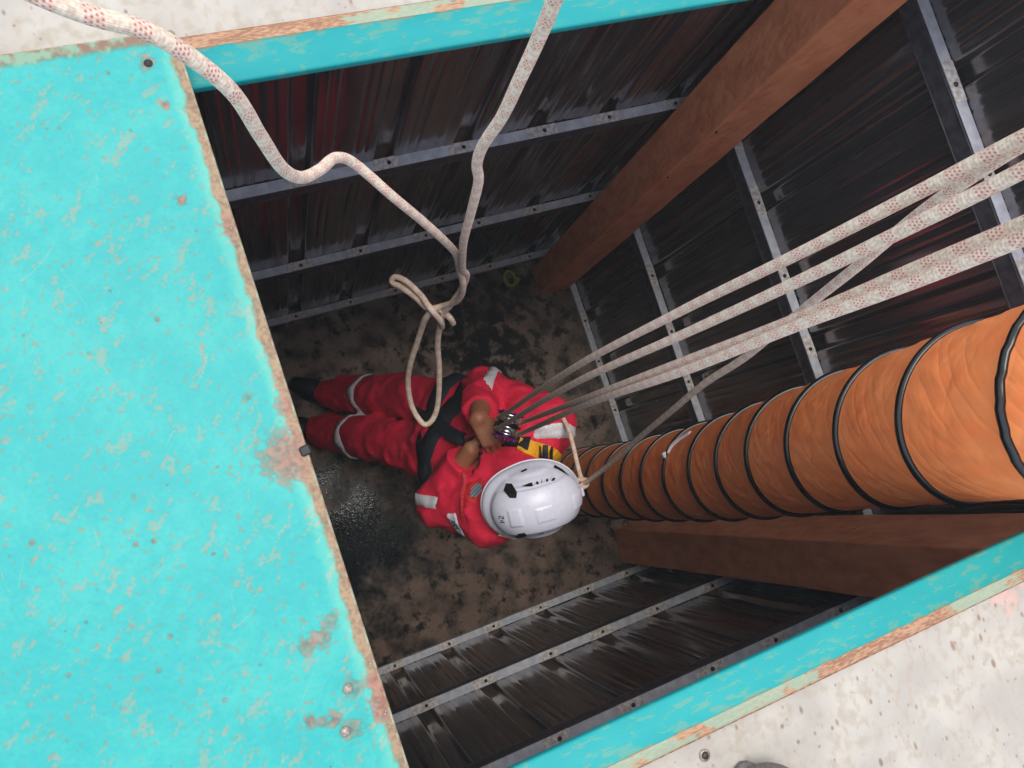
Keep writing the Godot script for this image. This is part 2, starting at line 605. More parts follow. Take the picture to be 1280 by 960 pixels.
	M.grit = mottled(Color(0.26, 0.22, 0.19), Color(0.50, 0.45, 0.40), 8.0, 0.9, 0.0, 63)
	M.ground = mottled(Color(0.36, 0.30, 0.24), Color(0.50, 0.44, 0.36), 0.6, 0.9, 0.0, 61)
	# rope: cream braid with bands of red flecks, 33 mm to the band
	var nr := noise(0.06, 3, 71)
	M.rope = mat(Color.WHITE, 0.85)
	M.rope.albedo_texture = tex(paint(96, 288, func(px, py):
		var u: float = px / 96.0
		var v: float = py / 72.0      # four bands
		var band := int(v)
		var t := fposmod(v + u * 0.35, 1.0)
		var grime := nr.get_noise_2d(px * 1.4, py * 0.9)
		var weave := 0.5 + 0.5 * sin((u * 22.0 + v * 9.0) * TAU * 0.5) * sin((u * 22.0 - v * 9.0) * TAU * 0.5)
		var c := Color(0.85, 0.79, 0.725).lerp(Color(0.70, 0.62, 0.545), clampf(0.35 + grime * 0.8 + 0.10 * (weave - 0.5), 0, 1))
		if t < 0.46:
			c = c.lerp(Color(0.80, 0.62, 0.58), 0.18)
			var row := int(floor(t / 0.115))
			var fu := fposmod(u * 11.0 + 0.5 * (row % 2), 1.0) - 0.5
			var fv := fposmod(t / 0.115, 1.0) - 0.5
			c = c.lerp(Color(0.58, 0.17, 0.17), blob(Vector2(fu * 1.1, fv).length(), 0.24, 0.16) * 0.6)
		return c))
	M.rope.uv1_scale = Vector3(1, 1.0 / 0.132, 1)
	M.rope.normal_enabled = true
	M.rope.normal_texture = bump(96, 288, 3.0, func(x, y): return 0.5 + 0.5 * sin((x / 96.0 * 22.0 + y / 8.0) * PI) * sin((x / 96.0 * 22.0 - y / 8.0) * PI))
	M.rope.normal_scale = 0.22
	# duct cloth
	var nd := noise(1.0, 2, 81)
	var nf := noise(1.0, 1, 83)
	M.duct = mat(Color.WHITE, 0.55)
	M.duct.albedo_texture = tex(paint(256, 512, func(px, py):
		var a := nd.get_noise_3d(cos(px / 256.0 * TAU) * 2.5, sin(px / 256.0 * TAU) * 2.5, py * 0.02)
		return Color(0.98, 0.545, 0.30).lerp(Color(0.99, 0.59, 0.34), clampf(0.5 + a, 0, 1))))
	M.duct.normal_enabled = true
	M.duct.normal_texture = bump(512, 1024, 8.0, func(px, py):
		var c: float = px / 512.0 * TAU
		var v: float = py / 1024.0
		var p := v * 16.0 + c * 1.1
		var q := v * 16.0 - c * 1.1
		var a := nf.get_noise_2d(p * 1.1, q * 0.22)
		var b := nf.get_noise_2d(q * 1.0 + 40.0, p * 0.25)
		var d := nd.get_noise_2d(p * 3.2 + 9.0, q * 0.7)
		return 0.25 + 0.5 * pow(1.0 - absf(a) * 1.7, 2.0) + 0.25 * pow(1.0 - absf(b) * 1.7, 3.0) + 0.22 * absf(d))
	M.duct.normal_scale = 0.15
	M.duct.backlight_enabled = true
	M.duct.backlight = Color(0.5, 0.2, 0.07)
	M.wire = mat(Color(0.045, 0.045, 0.055), 0.28)
	M.steel = mottled(Color(0.62, 0.62, 0.64), Color(0.85, 0.85, 0.87), 30.0, 0.25, 1.0, 91)
	# the person's clothes and gear
	M.red = mottled(Color(0.76, 0.065, 0.205), Color(0.86, 0.10, 0.265), 7.0, 0.8, 0.0, 101, 0.35)
	M.skin = mottled(Color(0.50, 0.305, 0.215), Color(0.64, 0.42, 0.31), 20.0, 0.55, 0.0, 103, 0.2)
	M.black = mottled(Color(0.055, 0.06, 0.075), Color(0.12, 0.125, 0.145), 14.0, 0.75, 0.0, 105, 0.5)
	M.navy = mottled(Color(0.05, 0.06, 0.10), Color(0.11, 0.12, 0.17), 18.0, 0.8, 0.0, 107, 0.4)
	M.rubber = mottled(Color(0.05, 0.05, 0.055), Color(0.10, 0.10, 0.105), 12.0, 0.6, 0.0, 109)
	M.shine = mottled(Color(0.70, 0.70, 0.74), Color(0.86, 0.86, 0.89), 16.0, 0.5, 0.0, 111, 0.3)
	M.yellow = mottled(Color(0.82, 0.58, 0.05), Color(0.93, 0.70, 0.10), 25.0, 0.7, 0.0, 113, 0.3)
	M.shell = mottled(Color(0.84, 0.855, 0.94), Color(0.87, 0.885, 0.965), 6.0, 0.34, 0.0, 115)
	M.purple = mat(Color(0.42, 0.10, 0.50), 0.3, 0.5)
	M.dark = mat(Color(0.03, 0.03, 0.035), 0.6)
	M.grey_boot = mottled(Color(0.34, 0.315, 0.30), Color(0.47, 0.44, 0.425), 12.0, 0.75, 0.0, 117, 0.3)
	M.scrap = mottled(Color(0.50, 0.52, 0.22), Color(0.72, 0.72, 0.42), 30.0, 0.6, 0.0, 119)

# ---------------------------------------------------------------- the walls of the pit
# A wall runs from a along the direction run; inward points into the pit. Sheets, then rails with their clips and screws.
func wall(called: String, label: String, a: Vector3, run: Vector3, inward: Vector3, length: float, rail_heights: Array, shift: float) -> void:
	var t := thing(called, label, "wall", a)
	var pitch := 0.235
	var top := 2.646
	var rib := func(u: float) -> float:
		var q := fposmod(u - shift, pitch)
		var d := absf(q - pitch / 2.0)
		var depth := -0.024 * (1.0 - smoothstep(0.017, 0.033, d))
		for k in [0.062, 0.088]:
			depth -= 0.0016 * blob(absf(d - k), 0.0035, 0.002)
		return depth
	var cols := []
	var u := 0.0
	while u < length:
		cols.append(u)
		var q := fposmod(u - shift, pitch)
		var d := absf(q - pitch / 2.0)
		u += 0.004 if d > 0.012 and d < 0.098 else 0.012
	cols.append(length)
	var levels := [0.0, 0.2, 0.4, 0.6, 0.8, 1.0, 1.2, 1.4, 1.6, 1.8, 2.0, 2.2, 2.4, top]
	var wob := noise(1.3, 2, 200 + int(length * 10))
	var sheet_wide := pitch * 4
	var first := 0
	while first < cols.size() - 1:
		var st := start()
		var last := first
		while last < cols.size() - 1 and cols[last] - cols[first] < sheet_wide:
			last += 1
		var proud := 0.0012 * (int(cols[first] / sheet_wide) % 2)
		var rows := []
		var uvs := []
		for v in levels:
			var row := []
			var uv := []
			for k in range(first, last + 1):
				var c: float = cols[k]
				var near := 1.0
				for r in rail_heights:
					near = minf(near, absf(v - r) / 0.3)
				var bulge := 0.004 * wob.get_noise_2d(c * 2.0, v * 1.4) - 0.003 * near
				row.append(run * c + Vector3.UP * v + inward * (rib.call(c) + proud + bulge))
				uv.append(Vector2(c + a.x + a.z, v))
			rows.append(row)
			uvs.append(uv)
		var flip := run.cross(Vector3.UP).dot(inward) < 0.0
		skin(st, rows, uvs, flip)
		part("sheet", done(st), M.sheet, t)
		first = last
	var along := Basis(run, Vector3.UP, run.cross(Vector3.UP))
	for r in rail_heights:
		var y: float = r
		var low := y < 0.1
		var st := start()
		bevel_box(st, Transform3D(along, run * length / 2 + Vector3.UP * (y - 0.0015) + inward * 0.0165), Vector3(length, 0.003, 0.031), 0.0008)
		if low:
			bevel_box(st, Transform3D(along, run * length / 2 + Vector3.UP * (y - 0.0155) + inward * 0.0305), Vector3(length, 0.025, 0.003), 0.0008)
		var rail := part("rail", done(st), M.rail, t)
		if not low:
			st = start()
			bevel_box(st, Transform3D(along, run * length / 2 + Vector3.UP * (y - 0.0305) + inward * 0.0300), Vector3(length, 0.055, 0.003), 0.0008)
			bevel_box(st, Transform3D(along, run * length / 2 + Vector3.UP * (y - 0.0570) + inward * 0.0245), Vector3(length, 0.003, 0.013), 0.0008)
			for lip in [0.0075, 0.0535]:
				bevel_box(st, Transform3D(along, run * length / 2 + Vector3.UP * (y - lip) + inward * 0.0322), Vector3(length, 0.0028, 0.0016), 0.0006)
			part("web", done(st), M.web, rail)
		var k := 0
		var c := shift + pitch / 2
		while c < length - 0.05:
			if c > 0.06:
				var off := 0.012 * sin(k * 2.3 + y * 5.0)
				var cl := part("clip", box_mesh(run * (c + off) + Vector3.UP * (y + 0.0009) + inward * 0.0168, Vector3(0.085 + 0.012 * sin(k * 1.7), 0.0016, 0.0325), 0.0005, along.rotated(Vector3.UP, 0.012 * sin(k * 4.1 + y))), M.clip, rail)
				part("screw", lathe_mesh(Transform3D(Basis(), run * (c + off + 0.008) + Vector3.UP * (y + 0.0017) + inward * 0.017), [Vector2(0.0065, 0), Vector2(0.0065, 0.001), Vector2(0.0042, 0.0014), Vector2(0.0038, 0.0044), Vector2(0.0, 0.0048)], 8), M.screw, rail)
			c += pitch
			k += 1

# a square post whose corners wander a little on the way up
func post(label: String, foot: Array, head: Array, pits: Array) -> void:
	var base := Vector3((foot[0].x + foot[2].x) / 2, 0, (foot[0].y + foot[2].y) / 2)
	var t := thing("square_post", label, "post", base)
	var st := start()
	var n := noise(2.0, 3, 301)
	var rows := []
	var b := 0.005
	for i in 28:
		var y := 2.66 * i / 27.0
		var row := []
		var c := []
		for k in 4:
			var p: Vector2 = foot[k].lerp(head[k], i / 27.0)
			c.append(Vector3(p.x + 0.002 * n.get_noise_2d(y, k), y, p.y + 0.002 * n.get_noise_2d(y + 9.0, k)) - base)
		for k in 4:
			var here: Vector3 = c[k]
			row.append(here + (c[(k + 3) % 4] - here).normalized() * b)
			row.append(here + (c[(k + 3) % 4] - here).normalized() * b * 0.3 + (c[(k + 1) % 4] - here).normalized() * b * 0.3)
			row.append(here + (c[(k + 1) % 4] - here).normalized() * b)
			for m in [0.33, 0.66]:
				row.append(here.lerp(c[(k + 1) % 4], m))
		row.append(row[0])
		rows.append(row)
	skin(st, rows, [], false, -1)
	part("shaft", done(st), M.post, t)
	for p in pits:
		part("pit", lathe_mesh(Transform3D(frame_of(p[1], Vector3.UP), p[0] - base), [Vector2(0.0, 0.0016), Vector2(p[2] * 0.7, 0.0012), Vector2(p[2], -0.001)], 8), M.pit, t)

# ---------------------------------------------------------------- ropes
func rope_part(called: String, parent: Node3D, pts: Array, r := 0.007) -> void:
	var st := start()
	tube(st, smooth_line(pts, 0.010), r, 14)
	part(called, done(st), M.rope, parent)

# ---------------------------------------------------------------- the person
var suit: Field

# a strip round a limb: from an axis point, outwards in the plane across the axis
func ring_band(from: Vector3, to: Vector3, t: float, width: float, reach: float, slant := Vector3.ZERO) -> ArrayMesh:
	var axis := (to - from).normalized()
	var nrm := (axis + slant).normalized()
	var s := nrm.cross(Vector3(0.31, 0.2, 0.9)).normalized()
	var w := s.cross(nrm)
	var rows := []
	for e in [-0.5, -0.49, 0.0, 0.49, 0.5]:
		var row := []
		for k in 49:
			var a := TAU * k / 48
			var c: Vector3 = from.lerp(to, t) + nrm * width * e
			var d := s * cos(a) + w * sin(a)
			var p := suit.out(c, d, -0.003 if absf(e) == 0.5 else 0.0035)
			if p.distance_to(c) > reach:
				p = c + d * reach
			row.append(p)
		rows.append(row)
	var st := start()
	skin(st, rows, [], false)
	return done(st)

# a cloth patch laid on the suit: four corners as points to aim at from an inner point
func patch(inner: Vector3, corners: Array, proud := 0.003, nu := 14, nv := 6) -> ArrayMesh:
	var rows := []
	var uvs := []
	for i in nv + 1:
		var row := []
		var uv := []
		for j in nu + 1:
			var a: Vector3 = corners[0].lerp(corners[1], float(j) / nu)
			var b: Vector3 = corners[3].lerp(corners[2], float(j) / nu)
			var edge := i == 0 or j == 0 or i == nv or j == nu
			row.append(suit.out(inner, (a.lerp(b, float(i) / nv) - inner).normalized(), -0.003 if edge else proud))
			uv.append(Vector2(float(j) / nu, float(i) / nv))
		rows.append(row)
		uvs.append(uv)
	var st := start()
	var turn: Vector3 = (rows[1][1] - rows[1][2]).cross(rows[2][1] - rows[1][1])
	var c := Vector3(rows[nv / 2][nu / 2])
	skin(st, rows, uvs, (rows[2][2] - rows[1][1]).cross(rows[1][2] - rows[1][1]).dot(c - inner) < 0.0)
	return done(st)

func finger(f: Field, root: Vector3, d: Vector3, nrm: Vector3, side: Vector3, lens: Array, bends: Array, r: float) -> void:
	var p := root
	var dir := d
	for k in 3:
		dir = dir.rotated(side, bends[k]).normalized()
		var q: Vector3 = p + dir * lens[k]
		f.cone(p, q, r * (1.0 - 0.08 * k), r * (0.93 - 0.1 * k), 0.003)
		p = q

func hand(f: Field, wrist: Vector3, d: Vector3, nrm: Vector3, thumb_side: Vector3, curl: float) -> void:
	d = d.normalized()
	nrm = (nrm - d * nrm.dot(d)).normalized()
	var s := (thumb_side - d * thumb_side.dot(d) - nrm * thumb_side.dot(nrm)).normalized()
	var turn := d.cross(nrm).normalized()     # turning d about this brings it towards the palm
	var offs := [0.028, 0.009, -0.010, -0.027]
	var reach := [0.086, 0.090, 0.085, 0.077]
	var lens := [[0.043, 0.026, 0.020], [0.047, 0.030, 0.022], [0.043, 0.028, 0.021], [0.034, 0.021, 0.018]]
	for k in 4:
		var knuckle: Vector3 = wrist + d * reach[k] + s * offs[k] - nrm * (0.004 if k == 1 or k == 2 else 0.0)
		f.cone(wrist + s * offs[k] * 0.55, knuckle, 0.0155, 0.0115, 0.010, nrm, 0.85)
		finger(f, knuckle, d, nrm, turn, lens[k], [curl * (0.75 + 0.07 * k), curl * 1.15, curl * (0.65 + 0.05 * k)], 0.0092 - (0.0012 if k == 3 else 0.0))
	var root := wrist + d * 0.026 + s * 0.022 + nrm * 0.008
	var t1 := (s * 0.75 + d * 0.65 + nrm * 0.35).normalized()
	var p1 := root + t1 * 0.042
	f.cone(root, p1, 0.0145, 0.0115, 0.010)
	var t2 := (d * 0.8 + nrm * 0.65 - s * 0.05).normalized()
	var p2 := p1 + t2 * 0.033
	f.cone(p1, p2, 0.0108, 0.0098, 0.003)
	f.cone(p2, p2 + (d * 0.75 + nrm * 0.7 - s * 0.35).normalized() * 0.026, 0.0098, 0.0078, 0.003)

# the shell of the helmet as a function of direction, in its own axes: x forward, y up, z to the wearer's right
func shell_point(lon: float, lat: float, proud := 0.0) -> Vector3:
	var c := cos(lat)
	var s := sin(lat)
	var e := 0.92
	var x := 0.138 * pow(absf(c), e) * cos(lon)
	var z := 0.109 * pow(absf(c), e) * sin(lon)
	var y := 0.128 * pow(absf(s), 0.95) * signf(s)
	if x < 0.0:
		x *= 1.0 + 0.02 * s
	var n := Vector3(x / 0.019, y / 0.0164, z / 0.0119).normalized()
	var p := Vector3(x, y, z)
	# the raised middle panel, its side shelves and the low bosses on it
	var m := (1.0 - smoothstep(0.060, 0.066, absf(z))) * smoothstep(0.03, 0.06, y)
	proud += 0.0055 * m
	proud += 0.003 * smoothstep(0.052, 0.058, x) * (1.0 - smoothstep(0.085, 0.090, x)) * (1.0 - smoothstep(0.022, 0.026, absf(z + 0.004))) * step_up(y, 0.03)
	proud += 0.002 * smoothstep(-0.034, -0.030, x) * (1.0 - smoothstep(0.014, 0.018, x)) * (1.0 - smoothstep(0.018, 0.021, absf(z + 0.010)))
	proud += 0.0025 * (1.0 - smoothstep(-0.098, -0.094, x)) * (1.0 - smoothstep(0.020, 0.024, absf(z + 0.010))) * step_up(y, 0.02)
	# a shallow hollow on each side where the vents sit
	proud -= 0.0045 * smoothstep(0.070, 0.078, absf(z)) * (1.0 - smoothstep(0.090, 0.098, absf(z))) * (1.0 - smoothstep(0.060, 0.075, absf(x))) * step_up(y, 0.02)
	# the flared brim
	var brim := 1.0 - smoothstep(-0.02, 0.26, lat)
	proud += brim * (0.006 + 0.012 * smoothstep(0.2, 1.0, cos(lon)))
	return p + n * proud

func step_up(v: float, at: float) -> float:
	return smoothstep(at - 0.004, at + 0.004, v)

# where the shell lies over the point (x, z) of its own axes
func over(x: float, z: float, proud: float) -> Vector3:
	var lon := atan2(z / 0.109, x / 0.138)
	var lo := 0.0
	var hi := PI / 2
	var want := Vector2(x, z).length()
	for i in 26:
		var mid := (lo + hi) / 2
		var p := shell_point(lon, mid)
		if Vector2(p.x, p.z).length() > want:
			lo = mid
		else:
			hi = mid
	return shell_point(lon, lo, proud)

func shell_patch(outline: Array, proud := 0.0008) -> ArrayMesh:
	var st := start()
	st.set_smooth_group(-1)
	var poly := PackedVector2Array(outline)
	var tri := Geometry2D.triangulate_polygon(poly)
	for k in range(0, tri.size(), 3):
		# split each triangle so that it follows the curve
		var c := [poly[tri[k]], poly[tri[k + 1]], poly[tri[k + 2]]]
		var nsub := 5
		for i in nsub:
			for j in nsub - i:
				var g := func(a: int, b: int) -> Vector3:
					var q: Vector2 = c[0] + (c[1] - c[0]) * a / nsub + (c[2] - c[0]) * b / nsub
					return over(q.x, q.y, proud)
				face(st, [g.call(i, j), g.call(i + 1, j), g.call(i, j + 1)], Vector3.UP)
				if i + j < nsub - 1:
					face(st, [g.call(i + 1, j), g.call(i + 1, j + 1), g.call(i, j + 1)], Vector3.UP)
	return done(st)

func helmet(parent: Node3D, at: Vector3, basis: Basis) -> void:
	var h := Node3D.new()
	h.name = "helmet"
	h.transform = Transform3D(basis, at)
	parent.add_child(h)
	var rows := []
	for i in 61:
		var lat := -0.10 + (PI / 2 + 0.10) * i / 60.0
		var row := []
		for k in 145:
			row.append(shell_point(TAU * k / 144, lat))
		rows.append(row)
	var st := start()
	skin(st, rows, [], false)
	part("shell", done(st), M.shell, h)
	var rim := PackedVector3Array()
	for k in 97:
		rim.append(shell_point(TAU * k / 96, -0.10) + Vector3(0, -0.001, 0))
	st = start()
	tube(st, rim, 0.0032, 8, false)
	part("rim", done(st), M.shell, h)
	# headlamp clips, front and rear, and the side vents
	for sg in [1.0, -1.0]:
		for o in [[[0.084, 0.068], [0.075, 0.052], [0.058, 0.050], [0.052, 0.064], [0.056, 0.080], [0.072, 0.082]]]:
			part("lamp_clip", shell_patch(flip_z(o, sg), 0.0035), M.dark, h)
		part("rear_clip", shell_patch(flip_z([[-0.072, 0.088], [-0.082, 0.082], [-0.104, 0.062], [-0.108, 0.058], [-0.098, 0.074], [-0.080, 0.090]], sg), 0.002), M.dark, h)
		for o in [[[0.034, 0.0735], [0.012, 0.0700], [0.004, 0.0695], [0.003, 0.0765], [0.012, 0.0765]], [[-0.006, 0.072], [-0.010, 0.070], [-0.014, 0.072], [-0.013, 0.0755], [-0.008, 0.0757]], [[-0.021, 0.071], [-0.0225, 0.0705], [-0.027, 0.077], [-0.0255, 0.0775]], [[-0.034, 0.0705], [-0.040, 0.0695], [-0.043, 0.073], [-0.039, 0.0755]], [[-0.049, 0.069], [-0.057, 0.066], [-0.066, 0.070], [-0.058, 0.0725]], [[0.022, 0.101], [0.004, 0.103], [0.004, 0.1055], [0.022, 0.1035]]]:
			part("vent", shell_patch(flip_z(o, sg), 0.0012), M.dark, h)
	# the small black mark on the brow: two strokes of lettering
	var mark := Node3D.new()
	mark.name = "brow_mark"
	h.add_child(mark)
	var o0 := Vector2(0.113, -0.004)
	for stroke in [[[0.0, -0.010], [0.0, -0.005], [-0.002, -0.0035], [-0.004, -0.005], [-0.0055, -0.0085]], [[0.0035, -0.010], [-0.008, -0.010]], [[0.002, 0.0], [0.0035, 0.004], [0.002, 0.008], [-0.0015, 0.0085], [-0.006, 0.0015], [-0.008, 0.0015], [-0.008, 0.010]]]:
		var line := []
		for q in stroke:
			line.append(over(o0.x + q[0], o0.y + q[1], 0.0008))
		part("stroke", tube_mesh(line, 0.0011, 6, 0.002), M.dark, mark)
	# chin strap and rear cradle
	part("chin_strap", tube_mesh([Vector3(0.03, 0.0, 0.095), Vector3(0.045, -0.07, 0.078), Vector3(0.06, -0.135, 0.03), Vector3(0.062, -0.142, 0.0), Vector3(0.06, -0.135, -0.03), Vector3(0.045, -0.07, -0.078), Vector3(0.03, 0.0, -0.095)], 0.005, 8), M.black, h)
	part("cradle", tube_mesh([Vector3(-0.03, -0.01, 0.09), Vector3(-0.09, -0.035, 0.06), Vector3(-0.118, -0.045, 0.0), Vector3(-0.09, -0.035, -0.06), Vector3(-0.03, -0.01, -0.09)], 0.009, 8), M.rubber, h)
	part("adjuster", box_mesh(Vector3(-0.144, 0.012, -0.012), Vector3(0.010, 0.018, 0.028), 0.004), M.shell, h)
	part("visor_tab", box_mesh(Vector3(0.098, -0.012, -0.088), Vector3(0.055, 0.004, 0.022), 0.002, Basis(Vector3.UP, -0.5)), mat(Color(0.75, 0.68, 0.62), 0.5), h)

func flip_z(o: Array, sg: float) -> Array:
	var r := []
	for p in o:
		r.append(Vector2(p[0], p[1] * sg))
	return r

func person() -> void:
	var foot := Vector3(0.27, 0, -0.38)
	var t := thing("person", "person in red coverall and white helmet leaning back on ropes in the pit", "person", Vector3.ZERO)
	# joints
	var ank := [Vector3(0.320, 0.12, -0.438), Vector3(0.232, 0.12, -0.292)]
	var knee := [Vector3(0.503, 0.49, -0.322), Vector3(0.402, 0.49, -0.172)]
	var hip := [Vector3(0.682, 0.88, -0.165), Vector3(0.590, 0.88, -0.005)]
	var sh := [Vector3(0.848, 1.265, -0.012), Vector3(0.568, 1.265, 0.205)]
	var elb := [Vector3(0.735, 1.075, -0.196), Vector3(0.459, 1.070, 0.123)]
	var wri := [Vector3(0.617, 1.330, -0.091), Vector3(0.584, 1.235, -0.006)]
	var pel := (hip[0] + hip[1]) / 2 as Vector3
	var chest := Vector3(0.690, 1.16, 0.065)
	var neck := Vector3(0.690, 1.325, 0.125)
	var across := (sh[0] - sh[1]).normalized() as Vector3
	var spine := (neck - pel).normalized() as Vector3
	var front := across.cross(spine).normalized() * -1.0
	if front.x > 0.0:
		front = -front
	# the suit
	suit = Field.new(Vector3(0.05, 0.02, -0.62), Vector3(1.02, 1.46, 0.42), 0.009)
	for k in 2:
		suit.cone(ank[k], knee[k], 0.069, 0.087, 0.012)
		suit.cone(knee[k], hip[k], 0.088, 0.106, 0.012)
		suit.cone(sh[k], elb[k], 0.077, 0.068, 0.035)
		var cuff: Vector3 = elb[k].lerp(wri[k], 0.70 if k == 0 else 0.78)
		suit.cone(elb[k], cuff, 0.067, 0.054, 0.03)
		suit.cone(chest + across * (0.10 if k == 0 else -0.10), sh[k], 0.10, 0.080, 0.05)
	suit.cone(hip[0], hip[1], 0.105, 0.105, 0.05)
	suit.cone(pel + spine * 0.02, chest, 0.165, 0.175, 0.07, front, 0.72)
	suit.cone(chest, neck - spine * 0.045, 0.165, 0.085, 0.06, front, 0.75)
	suit.cone(neck - spine * 0.03, neck + spine * 0.012, 0.070, 0.072, 0.02)
	suit.ruffle(noise(6.5, 2, 401), 0.017)
	var fold := noise(16.0, 2, 403)
	fold.fractal_type = FastNoiseLite.FRACTAL_RIDGED
	suit.ruffle(fold, -0.0065, Vector3(0.75, 0.42, 0.75))
	for k in 2:
		var d: Vector3 = (wri[k] - elb[k]).normalized()
		suit.cut(elb[k].lerp(wri[k], 0.72 if k == 0 else 0.80), d, 0.075)
		var e: Vector3 = (ank[k] - knee[k]).normalized()
		suit.cut(ank[k] + e * 0.02, e, 0.11)
	# the body under the clothes, one surface; forearms, hands and head in finer cells
	var body := ArrayMesh.new()
	var b := Field.new(Vector3(0.05, 0.0, -0.62), Vector3(1.02, 1.62, 0.42), 0.014)
	for k in 2:
		b.cone(ank[k], knee[k], 0.042, 0.052, 0.02)
		b.cone(knee[k], hip[k], 0.056, 0.075, 0.02)
		b.cone(sh[k], elb[k], 0.048, 0.040, 0.02)
		b.cone(elb[k], elb[k].lerp(wri[k], 0.6), 0.040, 0.036, 0.02)
		b.cone(chest, sh[k], 0.07, 0.052, 0.03)
	b.cone(pel, chest, 0.125, 0.130, 0.04, front, 0.72)
	b.cone(chest, neck, 0.12, 0.055, 0.04, front, 0.75)
	b.add_to(body, M.skin)
	for k in 2:
		var elbow: Vector3 = elb[k]
		var wrist: Vector3 = wri[k]
		var f := Field.new(wrist - Vector3.ONE * 0.17, wrist + Vector3.ONE * 0.17, 0.0036)
		f.cone(elbow.lerp(wrist, 0.45), wrist, 0.041, 0.027, 0.01)
		if k == 0:
			hand(f, wrist, Vector3(0.30, -0.10, 1.0), Vector3(0.10, -1.0, 0.0), Vector3(1, 0, 0), 0.80)
		else:
			hand(f, wrist, Vector3(1.0, 0.10, 0.10), Vector3(0.1, -0.85, -0.5), Vector3(0, 0.5, -0.85), 0.85)
		f.add_to(body, M.skin)
	# head: x forward, y up in the helmet's axes
	var up := Vector3(-0.20, 0.955, 0.23).normalized()
	var fwd := Vector3(-1.0, 0, -0.02)
	fwd = (fwd - up * fwd.dot(up)).normalized()
	var hb := Basis(fwd, up, fwd.cross(up))
	var hat := Vector3(0.674, 1.438, 0.190)
	var at := func(x: float, y: float, z: float) -> Vector3: return hat + hb * Vector3(x, y, z)
	var hf := Field.new(hat - Vector3.ONE * 0.24, hat + Vector3.ONE * 0.17, 0.005)
	hf.cone(at.call(-0.02, 0.02, 0), at.call(0.03, 0.02, 0), 0.086, 0.080, 0.02)
	hf.cone(at.call(0.01, -0.04, 0), at.call(0.045, -0.115, 0), 0.066, 0.038, 0.03)
	for s in [1, -1]:
		hf.cone(at.call(0.0, -0.06, 0.045 * s), at.call(0.055, -0.11, 0.016 * s), 0.026, 0.020, 0.02)
		hf.cone(at.call(-0.005, -0.02, 0.080 * s), at.call(-0.004, -0.055, 0.076 * s), 0.014, 0.008, 0.006)
		hf.cone(at.call(0.094, -0.008, 0.018 * s), at.call(0.085, -0.012, 0.045 * s), 0.010, 0.010, 0.012)
		hf.cone(at.call(0.080, -0.048, 0.034 * s), at.call(0.066, -0.055, 0.050 * s), 0.014, 0.012, 0.015)
	hf.cone(at.call(0.098, -0.012, 0), at.call(0.112, -0.052, 0), 0.008, 0.011, 0.010)
	hf.cone(at.call(0.086, -0.080, 0.018), at.call(0.086, -0.080, -0.018), 0.010, 0.010, 0.006)
	hf.cone(at.call(0.084, -0.091, 0.014), at.call(0.084, -0.091, -0.014), 0.009, 0.009, 0.004)
	hf.cone(at.call(-0.02, -0.06, 0), neck, 0.058, 0.060, 0.03)
	hf.add_to(body, M.skin)
	part("body", body, null, t)
	for s in [1, -1]:
		part("eye", lathe_mesh(Transform3D(hb, at.call(0.083, -0.026, 0.030 * s)), [Vector2(0.0, -0.011), Vector2(0.009, -0.006), Vector2(0.011, 0.0), Vector2(0.009, 0.006), Vector2(0.0, 0.011)], 12), M.dark, t)
	var hair := Field.new(hat - Vector3.ONE * 0.15, hat + Vector3.ONE * 0.12, 0.006)
	hair.cone(at.call(-0.03, 0.01, 0), at.call(0.0, 0.03, 0), 0.088, 0.085, 0.01)
	hair.cone(at.call(-0.03, -0.04, 0), at.call(-0.03, 0.01, 0), 0.074, 0.082, 0.02)
	var hm := ArrayMesh.new()
	hair.add_to(hm, M.rubber)
	part("hair", hm, null, t)
	var sm := ArrayMesh.new()
	suit.add_to(sm, M.red)
	part("coverall", sm, null, t)
	helmet(t, hat, hb)
	# boots
	for k in 2:
		var f := Field.new(ank[k] - Vector3(0.24, 0.11, 0.24), ank[k] + Vector3(0.16, 0.13, 0.16), 0.007)
		var toe := Vector3(-0.80, 0, -0.60).normalized() if k == 0 else Vector3(-0.86, 0, -0.50).normalized()
		var heel := Vector3(ank[k].x, 0.0, ank[k].z) - toe * 0.03
		f.cone(ank[k] + Vector3(0.004, 0.01, 0.004), ank[k] - Vector3(0, 0.05, 0), 0.050, 0.050, 0.02)
		f.cone(heel + Vector3(0, 0.045, 0), heel + toe * 0.12 + Vector3(0, 0.040, 0), 0.045, 0.046, 0.03)
		f.cone(heel + toe * 0.12 + Vector3(0, 0.040, 0), heel + toe * 0.185 + Vector3(0, 0.034, 0), 0.048, 0.036, 0.02)
		f.cut(heel + toe * 0.08, Vector3.DOWN, 0.22)
		var bm := ArrayMesh.new()
		f.add_to(bm, M.rubber)
		part("boot", bm, null, t)
	# reflective bands
	part("reflective_band", ring_band(ank[0], knee[0], 0.66, 0.040, 0.125), M.shine, t)
	part("reflective_band", ring_band(ank[1], knee[1], 0.62, 0.040, 0.125), M.shine, t)
	part("reflective_band", ring_band(sh[0], elb[0], 0.78, 0.028, 0.115, Vector3(-0.7, 0.0, 0.35)), M.shine, t)
	part("reflective_band", ring_band(elb[1], wri[1], 0.08, 0.036, 0.10, Vector3(-0.22, -0.5, -0.5)), M.shine, t)
	part("shoulder_band", patch(Vector3(0.80, 1.20, 0.03), [Vector3(0.778, 1.345, -0.020), Vector3(0.912, 1.30, 0.028), Vector3(0.918, 1.29, 0.068), Vector3(0.762, 1.345, 0.022)]), M.shine, t)
	# sleeve badge and chest mark
	var badge := mat(Color.WHITE, 0.7)
